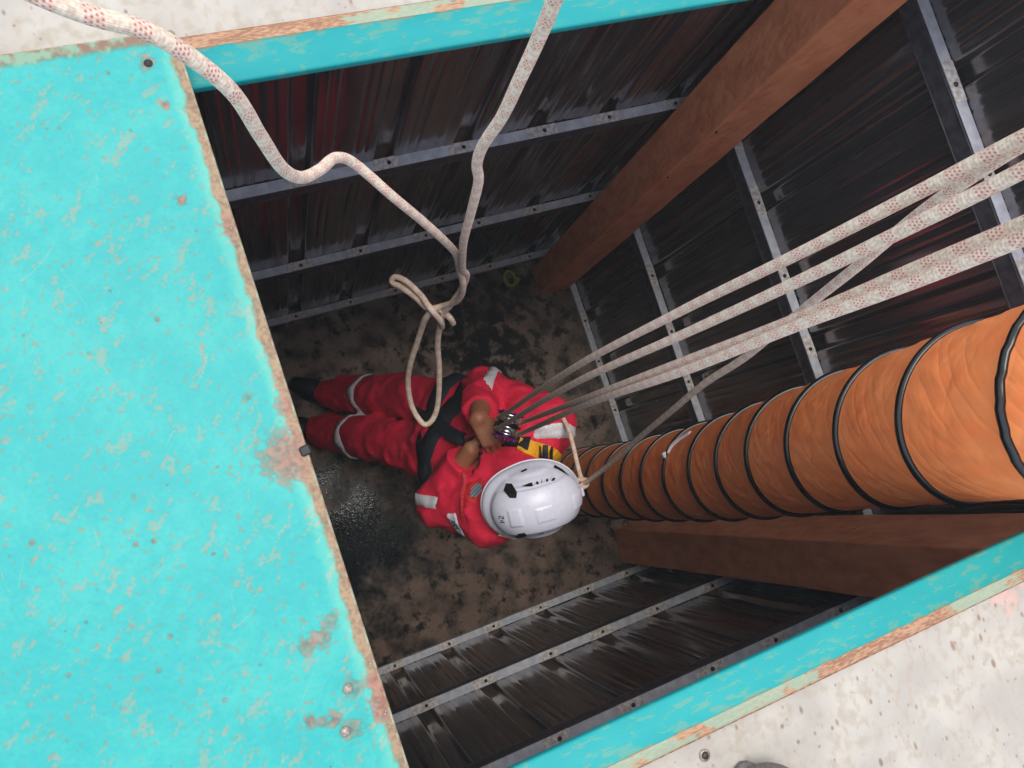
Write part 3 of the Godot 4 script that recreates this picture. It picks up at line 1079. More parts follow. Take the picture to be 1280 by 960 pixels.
	badge.albedo_texture = tex(paint(96, 64, func(px, py):
		var p := Vector2((px - 47.5) / 32.0, (py - 31.5) / 32.0)
		var c := Color(0.80, 0.79, 0.86)
		var q := p - Vector2(0, 0)
		var a := q.angle()
		var gear := 0.62 + 0.09 * signf(sin(a * 8.0))
		if q.length() < gear:
			c = Color(0.03, 0.40, 0.28)
		if q.length() < 0.40:
			c = Color(0.80, 0.79, 0.86)
		if (absf(q.x) < 0.13 and absf(q.y) < 0.36) or (absf(q.y) < 0.13 and absf(q.x) < 0.36):
			c = Color(0.03, 0.40, 0.28)
		return c))
	part("sleeve_badge", patch(Vector3(0.545, 1.19, 0.160), [Vector3(0.418, 1.225, 0.158), Vector3(0.446, 1.19, 0.262), Vector3(0.478, 1.24, 0.262), Vector3(0.452, 1.272, 0.166)], 0.003, 12, 8), badge, t)
	var crest := mat(Color.WHITE, 0.7)
	crest.albedo_texture = tex(paint(64, 64, func(px, py):
		var p := Vector2((px - 31.5) / 32.0, (py - 31.5) / 32.0)
		var c := Color(0.72, 0.09, 0.15)
		if absf(p.x) + absf(p.y) < 0.95 and absf(p.x) + absf(p.y) > 0.68 and p.y < 0.15:
			c = Color(0.78, 0.20, 0.13)
		if maxf(absf(p.x) * 0.9 + absf(p.y - 0.15) * 0.5, absf(p.y - 0.15)) < 0.5:
			c = Color(0.52, 0.56, 0.62)
			if fposmod(p.x + p.y * 0.5, 0.3) < 0.09:
				c = Color(0.25, 0.28, 0.36)
		return c))
	part("chest_crest", patch(Vector3(0.66, 1.12, 0.09), [Vector3(0.578, 1.210, 0.088), Vector3(0.583, 1.200, 0.122), Vector3(0.610, 1.235, 0.120), Vector3(0.605, 1.245, 0.086)], 0.002, 8, 8), crest, t)
	var words := mat(Color.WHITE, 0.7)
	words.albedo_texture = tex(paint(192, 24, func(px, py):
		var k := int(px / 16.0)
		var qx: int = int(px) % 16
		var c := Color(0.70, 0.085, 0.145)
		var tall := k == 0 or k == 3 or k == 7
		var y0 := 4 if tall else 9
		if py > y0 and py < 20:
			if qx == 3 or qx == 4 or (qx < 12 and (py == y0 + 1 or (k % 2 == 0 and py == 19) or (k % 3 == 0 and py == 14))) or (k % 3 != 1 and (qx == 11 or qx == 10)):
				c = Color(0.74, 0.30, 0.37)
		return c))
	part("chest_lettering", patch(Vector3(0.66, 1.12, 0.09), [Vector3(0.570, 1.205, 0.058), Vector3(0.579, 1.185, 0.138), Vector3(0.587, 1.195, 0.137), Vector3(0.578, 1.215, 0.057)], 0.002, 16, 4), words, t)
	# harness
	var hn := Node3D.new()
	hn.name = "harness"
	t.add_child(hn)
	part("waist_belt", ring_band(pel, chest, 0.26, 0.075, 0.25), M.navy, hn)
	part("leg_loop", ring_band(knee[0], hip[0], 1.0, 0.075, 0.15, Vector3(0.1, 0.15, 0)), M.navy, hn)
	part("leg_loop", ring_band(knee[1], hip[1], 1.0, 0.075, 0.15, Vector3(0.1, 0.15, 0)), M.navy, hn)
	var strap := func(inner: Vector3, path: Array, wide: float, proud := 0.006) -> ArrayMesh:
		var mid := []
		for p in path:
			mid.append(suit.out(inner, (p - inner).normalized(), proud))
		var line := smooth_line(mid, 0.012)
		var rows := [[], [], [], []]
		for i in line.size():
			var d := (line[mini(i + 1, line.size() - 1)] - line[maxi(i - 1, 0)]).normalized()
			var o := suit.slope(line[i])
			var s := d.cross(o).normalized() * wide / 2
			for e in 4:
				rows[e].append(line[i] + [s - o * 0.006, s + o * 0.002, -s + o * 0.002, -s - o * 0.006][e])
		var st := start()
		st.set_smooth_group(-1)
		skin(st, rows, [], true, -1)
		return done(st)
	part("shoulder_strap", strap.call(Vector3(0.77, 1.19, 0.06), [Vector3(0.728, 1.300, 0.030), Vector3(0.752, 1.335, 0.052), Vector3(0.790, 1.35, 0.078), Vector3(0.825, 1.345, 0.105), Vector3(0.850, 1.33, 0.135), Vector3(0.868, 1.29, 0.172), Vector3(0.85, 1.20, 0.20)], 0.047), M.yellow, hn, "yellow webbing strap over the right shoulder")
	for k in 3:
		part("keeper", strap.call(Vector3(0.77, 1.19, 0.06), [[Vector3(0.772, 1.345, 0.044), Vector3(0.758, 1.345, 0.084)], [Vector3(0.785, 1.35, 0.052), Vector3(0.771, 1.35, 0.092)], [Vector3(0.804, 1.35, 0.062), Vector3(0.788, 1.35, 0.106)]][k], [0.006, 0.016, 0.006][k], 0.011), M.dark, hn)
	part("chest_strap", strap.call(Vector3(0.70, 1.15, 0.05), [Vector3(0.735, 1.31, 0.034), Vector3(0.69, 1.28, 0.010), Vector3(0.65, 1.24, 0.0), Vector3(0.61, 1.15, -0.03), Vector3(0.59, 1.05, -0.08), Vector3(0.59, 0.97, -0.10)], 0.046), M.navy, hn)

# ---------------------------------------------------------------- pulley and its sling
func pulley(at: Vector3) -> void:
	var t := thing("rescue_pulley", "purple double pulley with silver wheel held in the person's hands", "pulley", at)
	var pull := Vector3(-0.075, 0.99, 0.02).normalized()       # where the ropes run to
	var wide := Vector3(0.82, 0.06, 0.55)
	wide = (wide - pull * wide.dot(pull)).normalized()
	var axle := wide.cross(pull).normalized()
	if axle.z < 0.0:
		axle = -axle
	for k in 3:   # cheek plates across the axle
		var off: float = [-0.036, 0.0, 0.036][k]
		var st := start()
		var n := 40
		var ring := []
		for i in n:
			var a := TAU * i / n
			var r := Vector2(cos(a) * 0.040, sin(a) * 0.040)
			r.y -= 0.030 if r.y < 0.0 else 0.0
			if r.y < 0.0:
				r.x *= 1.0 - 0.35 * clampf(-r.y / 0.07, 0.0, 1.0)
			ring.append(r)
		var fs := []
		for e in [[-0.002, 0.94], [-0.0014, 1.0], [0.0014, 1.0], [0.002, 0.94]]:
			var row := []
			for i in n + 1:
				var q: Vector2 = ring[i % n] * e[1]
				row.append(wide * q.x + pull * q.y + axle * (off + e[0]))
			fs.append(row)
		skin(st, fs, [], false)
		st.set_smooth_group(-1)
		face(st, fs[0].slice(0, n), -axle)
		face(st, fs[3].slice(0, n), axle)
		var pl := part("cheek_plate", done(st), M.purple if k != 1 else M.dark, t)
		if k != 1:
			for q in [Vector2(0, 0.0), Vector2(0.016, -0.034), Vector2(-0.016, -0.034), Vector2(0.026, 0.012), Vector2(-0.026, 0.012)]:
				part("bolt", lathe_mesh(Transform3D(frame_of(axle * signf(off), pull), wide * q.x + pull * q.y + axle * (off + 0.002 * signf(off))), [Vector2(0.0062, 0), Vector2(0.006, 0.003), Vector2(0.004, 0.005), Vector2(0.0, 0.0052)], 12), mat(Color(0.62, 0.30, 0.70), 0.25, 0.7), pl)
	for k in 2:
		var c := axle * (-0.018 if k == 0 else 0.018)
		part("sheave", lathe_mesh(Transform3D(frame_of(axle, pull), c), [Vector2(0.008, -0.013), Vector2(0.032, -0.013), Vector2(0.034, -0.011), Vector2(0.029, -0.006), Vector2(0.027, 0.0), Vector2(0.029, 0.006), Vector2(0.034, 0.011), Vector2(0.032, 0.013), Vector2(0.008, 0.013)], 36), M.steel, t)
	# the rope runs down over one side of each wheel and up the other
	var r := thing("hauling_rope", "four long strands of red flecked rope running up from the purple pulley", "rope", at)
	var tops := [[Vector3(0.563, 2.357, -0.090), Vector3(0.564, 2.799, -0.093), Vector3(0.561, 3.049, -0.090), Vector3(0.570, 3.199, -0.092), Vector3(0.576, 3.306, -0.094), Vector3(0.571, 3.431, -0.093), Vector3(0.571, 3.80, -0.093)],
		[Vector3(0.555, 2.353, -0.062), Vector3(0.555, 2.794, -0.062), Vector3(0.553, 3.045, -0.063), Vector3(0.554, 3.203, -0.066), Vector3(0.560, 3.310, -0.070), Vector3(0.555, 3.435, -0.076), Vector3(0.555, 3.80, -0.08)],
		[Vector3(0.575, 2.357, -0.029), Vector3(0.565, 2.752, -0.028), Vector3(0.568, 3.005, -0.028), Vector3(0.583, 3.157, -0.033), Vector3(0.596, 3.266, -0.036), Vector3(0.601, 3.394, -0.040), Vector3(0.612, 3.80, -0.045)],
		[Vector3(0.572, 2.355, -0.018), Vector3(0.551, 2.768, -0.015), Vector3(0.553, 3.021, -0.020), Vector3(0.564, 3.172, -0.021), Vector3(0.574, 3.280, -0.024), Vector3(0.575, 3.406, -0.029), Vector3(0.578, 3.80, -0.035)]]
	var ends := [[-1.0, -0.018], [-1.0, 0.018], [1.0, -0.018], [1.0, 0.018]]
	for k in 4:
		var pts := []
		var c: Vector3 = at + axle * ends[k][1]
		var sg: float = ends[k][0]
		for i in 5:
			var a := -PI / 2 + PI / 2 * i / 4.0
			pts.append(c + wide * (cos(a) * 0.034 * sg) + pull * (sin(a) * 0.034))
		pts.append(c + wide * 0.033 * sg + pull * 0.06)
		pts.append_array(tops[k])
		var local := []
		for p in pts:
			local.append(p - at)
		rope_part("strand", r, local, 0.0064)
	# black sling and carabiner between the pulley and the harness
	var s := thing("black_sling", "black webbing sling with steel carabiner joining the pulley to the harness", "sling", at - pull * 0.07)
	var eye := -pull * 0.065
	var link := []
	for i in 17:
		var a := TAU * i / 16
		link.append(-pull * 0.02 + wide * cos(a) * 0.022 + pull * (sin(a) * 0.040))
	part("carabiner", tube_mesh(link, 0.0052, 8, 0.006), M.dark, s)
	var base := at - pull * 0.07
	for o in [Vector3(0, 0, 0.0), Vector3(0.016, 0.004, 0.012), Vector3(-0.016, -0.006, 0.010)]:
		part("webbing", tube_mesh([-pull * 0.055 + o, Vector3(0.012, -0.08, 0.012) + o, Vector3(0.03, -0.10, 0.045) + o * 1.5, Vector3(0.03, -0.13, 0.075) + o], 0.014, 10), M.navy, s)

# ---------------------------------------------------------------- everything
func _ready() -> void:
	# camera, sky, light
	var cam := Camera3D.new()
	cam.name = "camera"
	cam.fov = 50.8
	cam.near = 0.05
	cam.far = 400.0
	cam.transform = Transform3D(Basis(Vector3(0.91321, 0.26386, 0.31054), Vector3(0.27894, 0.15077, -0.94840), Vector3(-0.29706, 0.95271, 0.06409)), Vector3(0, 3.75, 0))
	add_child(cam)
	cam.current = true
	var sky_mat := ProceduralSkyMaterial.new()
	sky_mat.sky_top_color = Color(0.85, 0.88, 0.95)
	sky_mat.sky_horizon_color = Color(0.78, 0.81, 0.87)
	sky_mat.sky_curve = 0.2
	sky_mat.sky_energy_multiplier = 1.0
	sky_mat.ground_bottom_color = Color(0.36, 0.33, 0.30)
	sky_mat.ground_horizon_color = Color(0.60, 0.60, 0.60)
	var sky := Sky.new()
	sky.sky_material = sky_mat
	var env := Environment.new()
	env.background_mode = Environment.BG_SKY
	env.sky = sky
	env.tonemap_mode = Environment.TONE_MAPPER_LINEAR
	env.tonemap_exposure = 2.1
	env.fog_enabled = true
	env.fog_density = 0.0065
	env.fog_light_color = Color(0.86, 0.95, 0.97)
	env.sdfgi_enabled = true
	env.ssao_enabled = true
	env.ssil_enabled = true
	var we := WorldEnvironment.new()
	we.name = "daylight"
	we.environment = env
	add_child(we)
	var sun := DirectionalLight3D.new()
	sun.name = "sun"
	sun.light_energy = 0.45
	sun.light_angular_distance = 30.0
	sun.light_color = Color(1.0, 0.97, 0.93)
	sun.shadow_enabled = true
	sun.transform = Transform3D(Basis.looking_at(Vector3(0.05, -1.0, 0.19)), Vector3(0, 6, 0))
	add_child(sun)
	make_materials()

	# the setting: ground, pit floor, roof round the hatch
	structure("ground", "bare earth round the steel pit", box_mesh(Vector3(0, -0.14, 0), Vector3(120, 0.2, 120), 0.01), M.ground)
	var st := start()
	face(st, [Vector3(-1.2, 0, -0.93), Vector3(1.8, 0, -0.93), Vector3(1.8, 0, 0.93), Vector3(-1.2, 0, 0.93)], Vector3.UP, [Vector2(0, 0), Vector2(1, 0), Vector2(1, 1), Vector2(0, 1)])
	for s in [[Vector3(-1.2, 0, -0.93), Vector3(1.8, 0, -0.93)], [Vector3(1.8, 0, -0.93), Vector3(1.8, 0, 0.93)], [Vector3(1.8, 0, 0.93), Vector3(-1.2, 0, 0.93)], [Vector3(-1.2, 0, 0.93), Vector3(-1.2, 0, -0.93)]]:
		var dn := Vector3(0, -0.06, 0)
		face(st, [s[0], s[1], s[1] + dn, s[0] + dn], (s[1] - s[0]).cross(Vector3.UP) * -1.0, [Vector2.ZERO, Vector2(1, 0), Vector2(1, 0.05), Vector2(0, 0.05)])
	structure("floor", "stained concrete floor of the pit, wet and dark at the left", done(st), M.floor)
	st = start()
	var xs := [-1.3, -0.80, 1.655, 1.80]
	var zs := [-1.05, -0.601, 0.442, 1.05]
	var y1 := 2.737
	var y0 := 2.652
	for i in 3:
		for j in 3:
			if i == 1 and j == 1:
				continue
			for y in [y1, y0]:
				var q := [Vector3(xs[i], y, zs[j]), Vector3(xs[i + 1], y, zs[j]), Vector3(xs[i + 1], y, zs[j + 1]), Vector3(xs[i], y, zs[j + 1])]
				var uv := []
				for p in q:
					uv.append(Vector2((p.x - 0.2) / 1.4336, (p.z - 0.3) / 1.4336))
				face(st, q, Vector3.UP if y == y1 else Vector3.DOWN, uv)
	for e in [[xs[0], zs[0], xs[3], zs[0], 0, -1], [xs[0], zs[3], xs[3], zs[3], 0, 1], [xs[0], zs[0], xs[0], zs[3], -1, 0], [xs[3], zs[0], xs[3], zs[3], 1, 0]]:
		face(st, [Vector3(e[0], y0, e[1]), Vector3(e[2], y0, e[3]), Vector3(e[2], y1, e[3]), Vector3(e[0], y1, e[1])], Vector3(e[4], 0, e[5]), [Vector2(0, 0), Vector2(1, 0), Vector2(1, 0.1), Vector2(0, 0.1)])
	structure("roof", "white painted flat roof with rust specks round the hatch", done(st), M.roof)

	# walls
	var heights := [0.03, 0.82, 1.61, 2.39]
	wall("corrugated_wall", "dark ribbed sheet wall with grey rails under the upper teal edge, behind the knotted rope", Vector3(-1.12, 0, -0.851), Vector3(1, 0, 0), Vector3(0, 0, 1), 2.76, heights, 0.11)
	wall("corrugated_wall", "dark ribbed sheet wall with grey rails between the two brown posts, behind the orange duct", Vector3(1.645, 0, -0.845), Vector3(0, 0, 1), Vector3(-1, 0, 0), 1.68, heights, 0.03)
	wall("corrugated_wall", "dark ribbed sheet wall with scuffed rails under the lower teal edge, below the helmet", Vector3(-1.12, 0, 0.806), Vector3(1, 0, 0), Vector3(0, 0, -1), 2.76, heights, 0.07)
	wall("corrugated_wall", "dark ribbed sheet wall at the far side under the turquoise lid", Vector3(-1.125, 0, -0.845), Vector3(0, 0, 1), Vector3(1, 0, 0), 1.68, heights, 0.05)

	# posts
	post("rust brown square post in the upper corner of the pit, beside the knotted rope's wall", [Vector2(1.452, -0.775), Vector2(1.612, -0.780), Vector2(1.600, -0.628), Vector2(1.455, -0.646)], [Vector2(1.400, -0.812), Vector2(1.580, -0.812), Vector2(1.525, -0.632), Vector2(1.425, -0.672)],
		[[Vector3(1.452, 0.9, -0.655), Vector3(-0.7, 0, 0.7), 0.005], [Vector3(1.448, 1.45, -0.658), Vector3(-0.7, 0, 0.7), 0.006], [Vector3(1.441, 1.78, -0.664), Vector3(-1, 0, 0.2), 0.009], [Vector3(1.444, 1.25, -0.70), Vector3(-1, 0, 0), 0.005], [Vector3(1.450, 0.62, -0.70), Vector3(-1, 0, 0), 0.004]])
	post("rust brown square post below the orange duct, its foot beside the helmet", [Vector2(1.435, 0.578), Vector2(1.610, 0.572), Vector2(1.612, 0.745), Vector2(1.415, 0.738)], [Vector2(1.435, 0.575), Vector2(1.612, 0.545), Vector2(1.612, 0.745), Vector2(1.430, 0.735)], [])

	# hatch frame
	var hf := thing("hatch_coaming", "turquoise steel frame lining the roof opening, rusty along its upper edge", "coaming", Vector3(0.43, 2.65, 0))
	var add_side := func(a: Vector3, b: Vector3, inward: Vector3):
		var len := a.distance_to(b)
		var d := (b - a).normalized()
		var s := start()
		var prof := [[0.0, 0.0, 0.0], [0.0, 0.0, 0.02], [0.0, 0.5, 0.5], [0.0, 0.094, 0.97], [-0.0012, 0.0975, 0.985], [-0.004, 0.099, 1.0]]
		var rows := []
		var uvs := []
		var q := [Vector2(0.0, 0.0), Vector2(0.034, 0.062), Vector2(0.035, 0.072), Vector2(0.0345, 0.0745), Vector2(0.032, 0.0765), Vector2(0.012, 0.088), Vector2(0.0, 0.0955), Vector2(-0.004, 0.0988)]
		for p in q:
			var row := []
			var uv := []
			for k in 61:
				row.append(a + d * len * k / 60.0 + inward * p.x + Vector3.UP * p.y - Vector3(0.43, 0, 0) - Vector3(0, 2.65, 0))
				uv.append(Vector2((a + d * len * k / 60.0).x / 1.8 if absf(d.x) > 0.5 else float(k) / 60.0, 0.98 if p.y < 0.07 else (p.x + 0.005) / 0.041))
			rows.append(row)
			uvs.append(uv)
		skin(s, rows, uvs, d.cross(Vector3.UP).dot(inward) < 0.0)
		part("inner_face", done(s), M.frame, hf)
		s = start()
		rows = []
		uvs = []
		for p in [Vector2(-0.004, 0.0988), Vector2(-0.0185, 0.0988), Vector2(-0.021, 0.0975), Vector2(-0.0215, 0.085)]:
			var row := []
			var uv := []
			for k in 61:
				row.append(a + d * len * k / 60.0 + inward * p.x + Vector3.UP * p.y - Vector3(0.43, 0, 0) - Vector3(0, 2.65, 0))
				uv.append(Vector2(len * k / 60.0 / 1.8, -p.x / 0.022))
			rows.append(row)
			uvs.append(uv)
		skin(s, rows, uvs, d.cross(Vector3.UP).dot(inward) < 0.0)
		part("top_flange", done(s), M.flange, hf)
		s = start()
		bevel_box(s, Transform3D(Basis(d, Vector3.UP, d.cross(Vector3.UP)), (a + b) / 2 - inward * 0.0228 + Vector3.UP * 0.0905 - Vector3(0.43, 0, 0) - Vector3(0, 2.65, 0)), Vector3(len, 0.007, 0.0024), 0.0006)
		part("rust_bead", done(s), M.rust, hf)
	add_side.call(Vector3(-0.79, 2.65, -0.580), Vector3(1.645, 2.65, -0.580), Vector3(0, 0, 1))
	add_side.call(Vector3(-0.79, 2.65, 0.422), Vector3(1.645, 2.65, 0.422), Vector3(0, 0, -1))
	add_side.call(Vector3(1.6335, 2.65, -0.575), Vector3(1.6335, 2.65, 0.418), Vector3(-1, 0, 0))
	add_side.call(Vector3(-0.779, 2.65, -0.575), Vector3(-0.779, 2.65, 0.418), Vector3(1, 0, 0))

	# the lid
	var lid := thing("hatch_cover", "worn turquoise steel lid with rusty edge covering the left of the hatch", "hatch cover", Vector3(0.033, 2.756, 0))
	st = start()
	var lr := []
	var lu := []
	var bow := noise(1.5, 2, 501)
	for i in 41:
		var row := []
		var uv := []
		for j in 41:
			var x := lerpf(-0.77, 0.0345, j / 40.0)
			var z := lerpf(-0.597, 0.598, i / 40.0)
			row.append(Vector3(x - 0.033 + 0.010 * (z + 0.571) * 0.9, 0.0155 + 0.0012 * bow.get_noise_2d(x * 2.0, z * 2.0) * (1.0 - pow(absf(j / 20.0 - 1.0), 6.0)) * (1.0 - pow(absf(i / 20.0 - 1.0), 6.0)), z))
			uv.append(Vector2((x + 0.77) / 0.806, (z + 0.6) / 1.2))
		lr.append(row)
		lu.append(uv)
	skin(st, lr, lu, true)
	part("plate", done(st), M.lid, lid)
	st = start()
	var ring := [lr[0], lr.map(func(r): return r[40]), lr[40].duplicate(), lr.map(func(r): return r[0])]
	for e in 4:
		var top: Array = ring[e]
		var out: Vector3 = [Vector3(0, 0, -1), Vector3(1, 0, 0), Vector3(0, 0, 1), Vector3(-1, 0, 0)][e]
		var rows := []
		for q in [Vector2(0, 0), Vector2(0.0015, -0.0006), Vector2(0.0026, -0.003), Vector2(0.0026, -0.0148), Vector2(-0.002, -0.0152)]:
			var row := []
			for p in top:
				row.append(p + out * q.x + Vector3.UP * q.y)
			rows.append(row)
		skin(st, rows, [], e == 1 or e == 2 and false or e == 0 and false)
	part("turned_down_rim", done(st), M.lid_rim, lid, "bare rusty rim of the lid")
	var lat := Vector3(0.033, 2.756, 0)
	for p in [Vector3(0.006, 2.7715, 0.212), Vector3(-0.010, 2.7715, 0.255)]:
		part("rivet", lathe_mesh(Transform3D(Basis(), p - lat), [Vector2(0.0062, 0.0), Vector2(0.0058, 0.0018), Vector2(0.0038, 0.0032), Vector2(0.0, 0.0038)], 14), M.bolt, lid)
	part("bolt_hole", lathe_mesh(Transform3D(Basis(), Vector3(-0.003, 2.7718, -0.561) - lat), [Vector2(0.0052, 0.0), Vector2(0.0046, 0.0010), Vector2(0.0040, 0.0004), Vector2(0.0, 0.0002)], 14), M.dark, lid)
	part("rubber_stop", box_mesh(Vector3(0.0385, 2.7722, -0.062) - lat, Vector3(0.013, 0.006, 0.012), 0.002, Basis(Vector3.UP, 0.15)), M.rubber, lid)
	# weld spatter along the lid's edge
	st = start()
	var rng := RandomNumberGenerator.new()
	rng.seed = 9
	for i in 26:
		var z := rng.randf_range(0.19, 0.30) if i < 9 else rng.randf_range(-0.53, -0.30)
		var r := rng.randf_range(0.0008, 0.0022)
		lathe(st, Transform3D(Basis(), Vector3(0.0345 + 0.009 * (z + 0.571) - 0.003 + rng.randf_range(-0.002, 0.002), 2.7712, z) - lat), [Vector2(r, 0), Vector2(r * 0.8, r * 0.6), Vector2(0, r)], 7)
	part("weld_bead", done(st), M.bolt, lid).set_meta("kind", "stuff")

	# ventilation duct
	var dpts := [Vector3(1.238, 0.012, 0.272), Vector3(1.262, 0.221, 0.284), Vector3(1.257, 0.815, 0.299), Vector3(1.232, 1.386, 0.290), Vector3(1.205, 1.800, 0.269), Vector3(1.174, 2.074, 0.246), Vector3(1.154, 2.289, 0.231), Vector3(1.137, 2.463, 0.219), Vector3(1.121, 2.616, 0.208), Vector3(1.112, 2.739, 0.201), Vector3(1.115, 2.87, 0.19), Vector3(1.16, 3.02, 0.18), Vector3(1.27, 3.14, 0.17), Vector3(1.45, 3.20, 0.165), Vector3(1.75, 3.18, 0.16), Vector3(2.05, 3.08, 0.16)]
	var dl := smooth_line(dpts, 0.0125)
	var duct := thing("ventilation_duct", "orange fabric ventilation duct with black spiral wire hanging into the pit", "duct", Vector3.ZERO)
	var dn2 := noise(7.0, 2, 601)
	var pitch := 0.195
	var rows := []
	var uvs := []
	var spiral := PackedVector3Array()
	var side := Vector3.ZERO
	var run := 0.0
	var phase := 0.01
	for i in dl.size():
		var t := (dl[mini(i + 1, dl.size() - 1)] - dl[maxi(i - 1, 0)]).normalized()
		if i == 0:
			side = t.cross(Vector3(0, 0, 1)).normalized()
		else:
			run += dl[i].distance_to(dl[i - 1])
			side = (side - t * side.dot(t)).normalized()
		var up := side.cross(t)
		var row := []
		var uv := []
		for k in 97:
			var a := TAU * k / 96
			var f := fposmod(run / pitch - a / TAU + phase, 1.0)
			var sag := -0.003 * pow(sin(f * PI), 0.8)
			var fold := dn2.get_noise_3d(cos(a + run * 2.0) * 0.5, sin(a + run * 2.0) * 0.5, run * 1.1)
			var r := 0.1475 + sag + 0.007 * absf(fold) * sin(f * PI)
			row.append(dl[i] + (side * cos(a) + up * sin(a)) * r)
			uv.append(Vector2(k / 96.0, run / 1.0))
		rows.append(row)
		uvs.append(uv)
		# the wire: the angle at which f is zero at this run
		var prev := run - (dl[i].distance_to(dl[i - 1]) if i > 0 else 0.0)
		for m in 4:
			var rr := lerpf(prev, run, (m + 1) / 4.0)
			var a := (rr / pitch + phase) * TAU
			var c := dl[i] if i == 0 else dl[i - 1].lerp(dl[i], (m + 1) / 4.0)
			spiral.append(c + (side * cos(a) + up * sin(a)) * 0.1485)
	st = start()
	skin(st, rows, uvs, false)
	part("sleeve", done(st), M.duct, duct)
	st = start()
	var thin := PackedVector3Array()
	for i in spiral.size():
		if i == 0 or spiral[i].distance_to(thin[thin.size() - 1]) > 0.006:
			thin.append(spiral[i])
	tube(st, thin, 0.0074, 8)
	part("spiral_wire", done(st), M.wire, duct)
	part("wire_sleeve", tube_mesh([Vector3(1.118, 1.481, 0.191), Vector3(1.135, 1.494, 0.174), Vector3(1.151, 1.524, 0.161), Vector3(1.164, 1.568, 0.154)], 0.0105, 10), M.shine, duct)
	part("clamp", box_mesh(Vector3(1.107, 1.475, 0.205), Vector3(0.018, 0.018, 0.042), 0.004, Basis(Vector3.UP, 0.1)), M.shine, duct)

	person()
	pulley(Vector3(0.663, 1.455, -0.040))

	# knotted rope: two legs, a twist, an ear and a long bight
	var kr := thing("knotted_rope", "white rope with red flecks hanging in a knotted bight over the person's legs", "rope", Vector3(0.43, 1.685, -0.3))
	var sub := func(a: Array) -> Array: return a.map(func(p): return p - Vector3(0.43, 1.685, -0.3))
	rope_part("strand", kr, sub.call([Vector3(-0.20, 3.55, -0.46), Vector3(-0.14, 3.32, -0.42), Vector3(-0.093, 3.225, -0.393), Vector3(-0.061, 3.210, -0.372), Vector3(-0.030, 3.188, -0.363), Vector3(0.002, 3.166, -0.360), Vector3(0.030, 3.132, -0.353), Vector3(0.055, 3.087, -0.344), Vector3(0.074, 3.008, -0.339), Vector3(0.095, 2.921, -0.339), Vector3(0.118, 2.866, -0.348), Vector3(0.147, 2.823, -0.370), Vector3(0.176, 2.782, -0.397), Vector3(0.201, 2.748, -0.401), Vector3(0.254, 2.678, -0.370), Vector3(0.309, 2.589, -0.351), Vector3(0.357, 2.499, -0.339), Vector3(0.404, 2.377, -0.344), Vector3(0.430, 2.280, -0.342), Vector3(0.447, 2.210, -0.322), Vector3(0.452, 2.126, -0.313), Vector3(0.435, 2.055, -0.321), Vector3(0.407, 2.031, -0.330), Vector3(0.393, 2.008, -0.364), Vector3(0.372, 1.983, -0.403), Vector3(0.360, 1.970, -0.421), Vector3(0.367, 1.983, -0.427), Vector3(0.384, 1.999, -0.408), Vector3(0.400, 2.024, -0.366), Vector3(0.407, 2.048, -0.325), Vector3(0.428, 2.017, -0.297), Vector3(0.437, 1.975, -0.290)]))
	rope_part("strand", kr, sub.call([Vector3(0.28, 3.62, -0.335), Vector3(0.300, 3.30, -0.330), Vector3(0.315, 3.178, -0.329), Vector3(0.320, 3.116, -0.329), Vector3(0.321, 3.053, -0.327), Vector3(0.326, 2.971, -0.329), Vector3(0.329, 2.878, -0.337), Vector3(0.340, 2.808, -0.342), Vector3(0.356, 2.750, -0.341), Vector3(0.369, 2.649, -0.337), Vector3(0.386, 2.507, -0.332), Vector3(0.412, 2.380, -0.334), Vector3(0.432, 2.292, -0.334), Vector3(0.459, 2.213, -0.338), Vector3(0.461, 2.129, -0.328), Vector3(0.446, 2.072, -0.316), Vector3(0.437, 2.040, -0.311), Vector3(0.434, 1.995, -0.300), Vector3(0.431, 1.908, -0.265), Vector3(0.434, 1.832, -0.218), Vector3(0.427, 1.742, -0.151), Vector3(0.413, 1.703, -0.117), Vector3(0.389, 1.685, -0.103), Vector3(0.375, 1.682, -0.125), Vector3(0.365, 1.702, -0.164), Vector3(0.364, 1.758, -0.214), Vector3(0.371, 1.825, -0.248), Vector3(0.386, 1.895, -0.280), Vector3(0.397, 1.963, -0.305), Vector3(0.403, 2.007, -0.316), Vector3(0.424, 2.036, -0.322), Vector3(0.446, 2.028, -0.300), Vector3(0.458, 2.000, -0.288)]))

	# safety rope tied off at the person's back
	var sr := thing("safety_rope", "white safety rope crossing behind the hauling strands, tied off beside the helmet", "rope", Vector3(0.82, 1.45, 0.18))
	var sub2 := func(a: Array) -> Array: return a.map(func(p): return p - Vector3(0.82, 1.45, 0.18))
	rope_part("strand", sr, sub2.call([Vector3(0.829, 1.455, 0.196), Vector3(0.836, 1.53, 0.181), Vector3(0.837, 1.739, 0.138), Vector3(0.832, 1.955, 0.090), Vector3(0.820, 2.165, 0.050), Vector3(0.812, 2.344, 0.015), Vector3(0.807, 2.512, -0.008), Vector3(0.792, 2.656, -0.034), Vector3(0.770, 2.787, -0.054), Vector3(0.731, 2.933, -0.071), Vector3(0.707, 3.053, -0.090), Vector3(0.686, 3.151, -0.100), Vector3(0.667, 3.229, -0.104), Vector3(0.649, 3.381, -0.110), Vector3(0.640, 3.80, -0.115)]))
	rope_part("tail", sr, sub2.call([Vector3(0.872, 1.355, -0.010), Vector3(0.866, 1.385, 0.030), Vector3(0.852, 1.415, 0.085), Vector3(0.838, 1.435, 0.150), Vector3(0.830, 1.455, 0.185)]))
	var knot := []
	for i in 40:
		var a := i / 39.0 * TAU * 2.4
		knot.append(Vector3(0.829, 1.452, 0.190) + Vector3(0.013 * cos(a), 0.013 * sin(a) + 0.004 * sin(a * 0.4), 0.013 * sin(a * 0.42 + 0.6)))
	rope_part("knot", sr, sub2.call(knot))

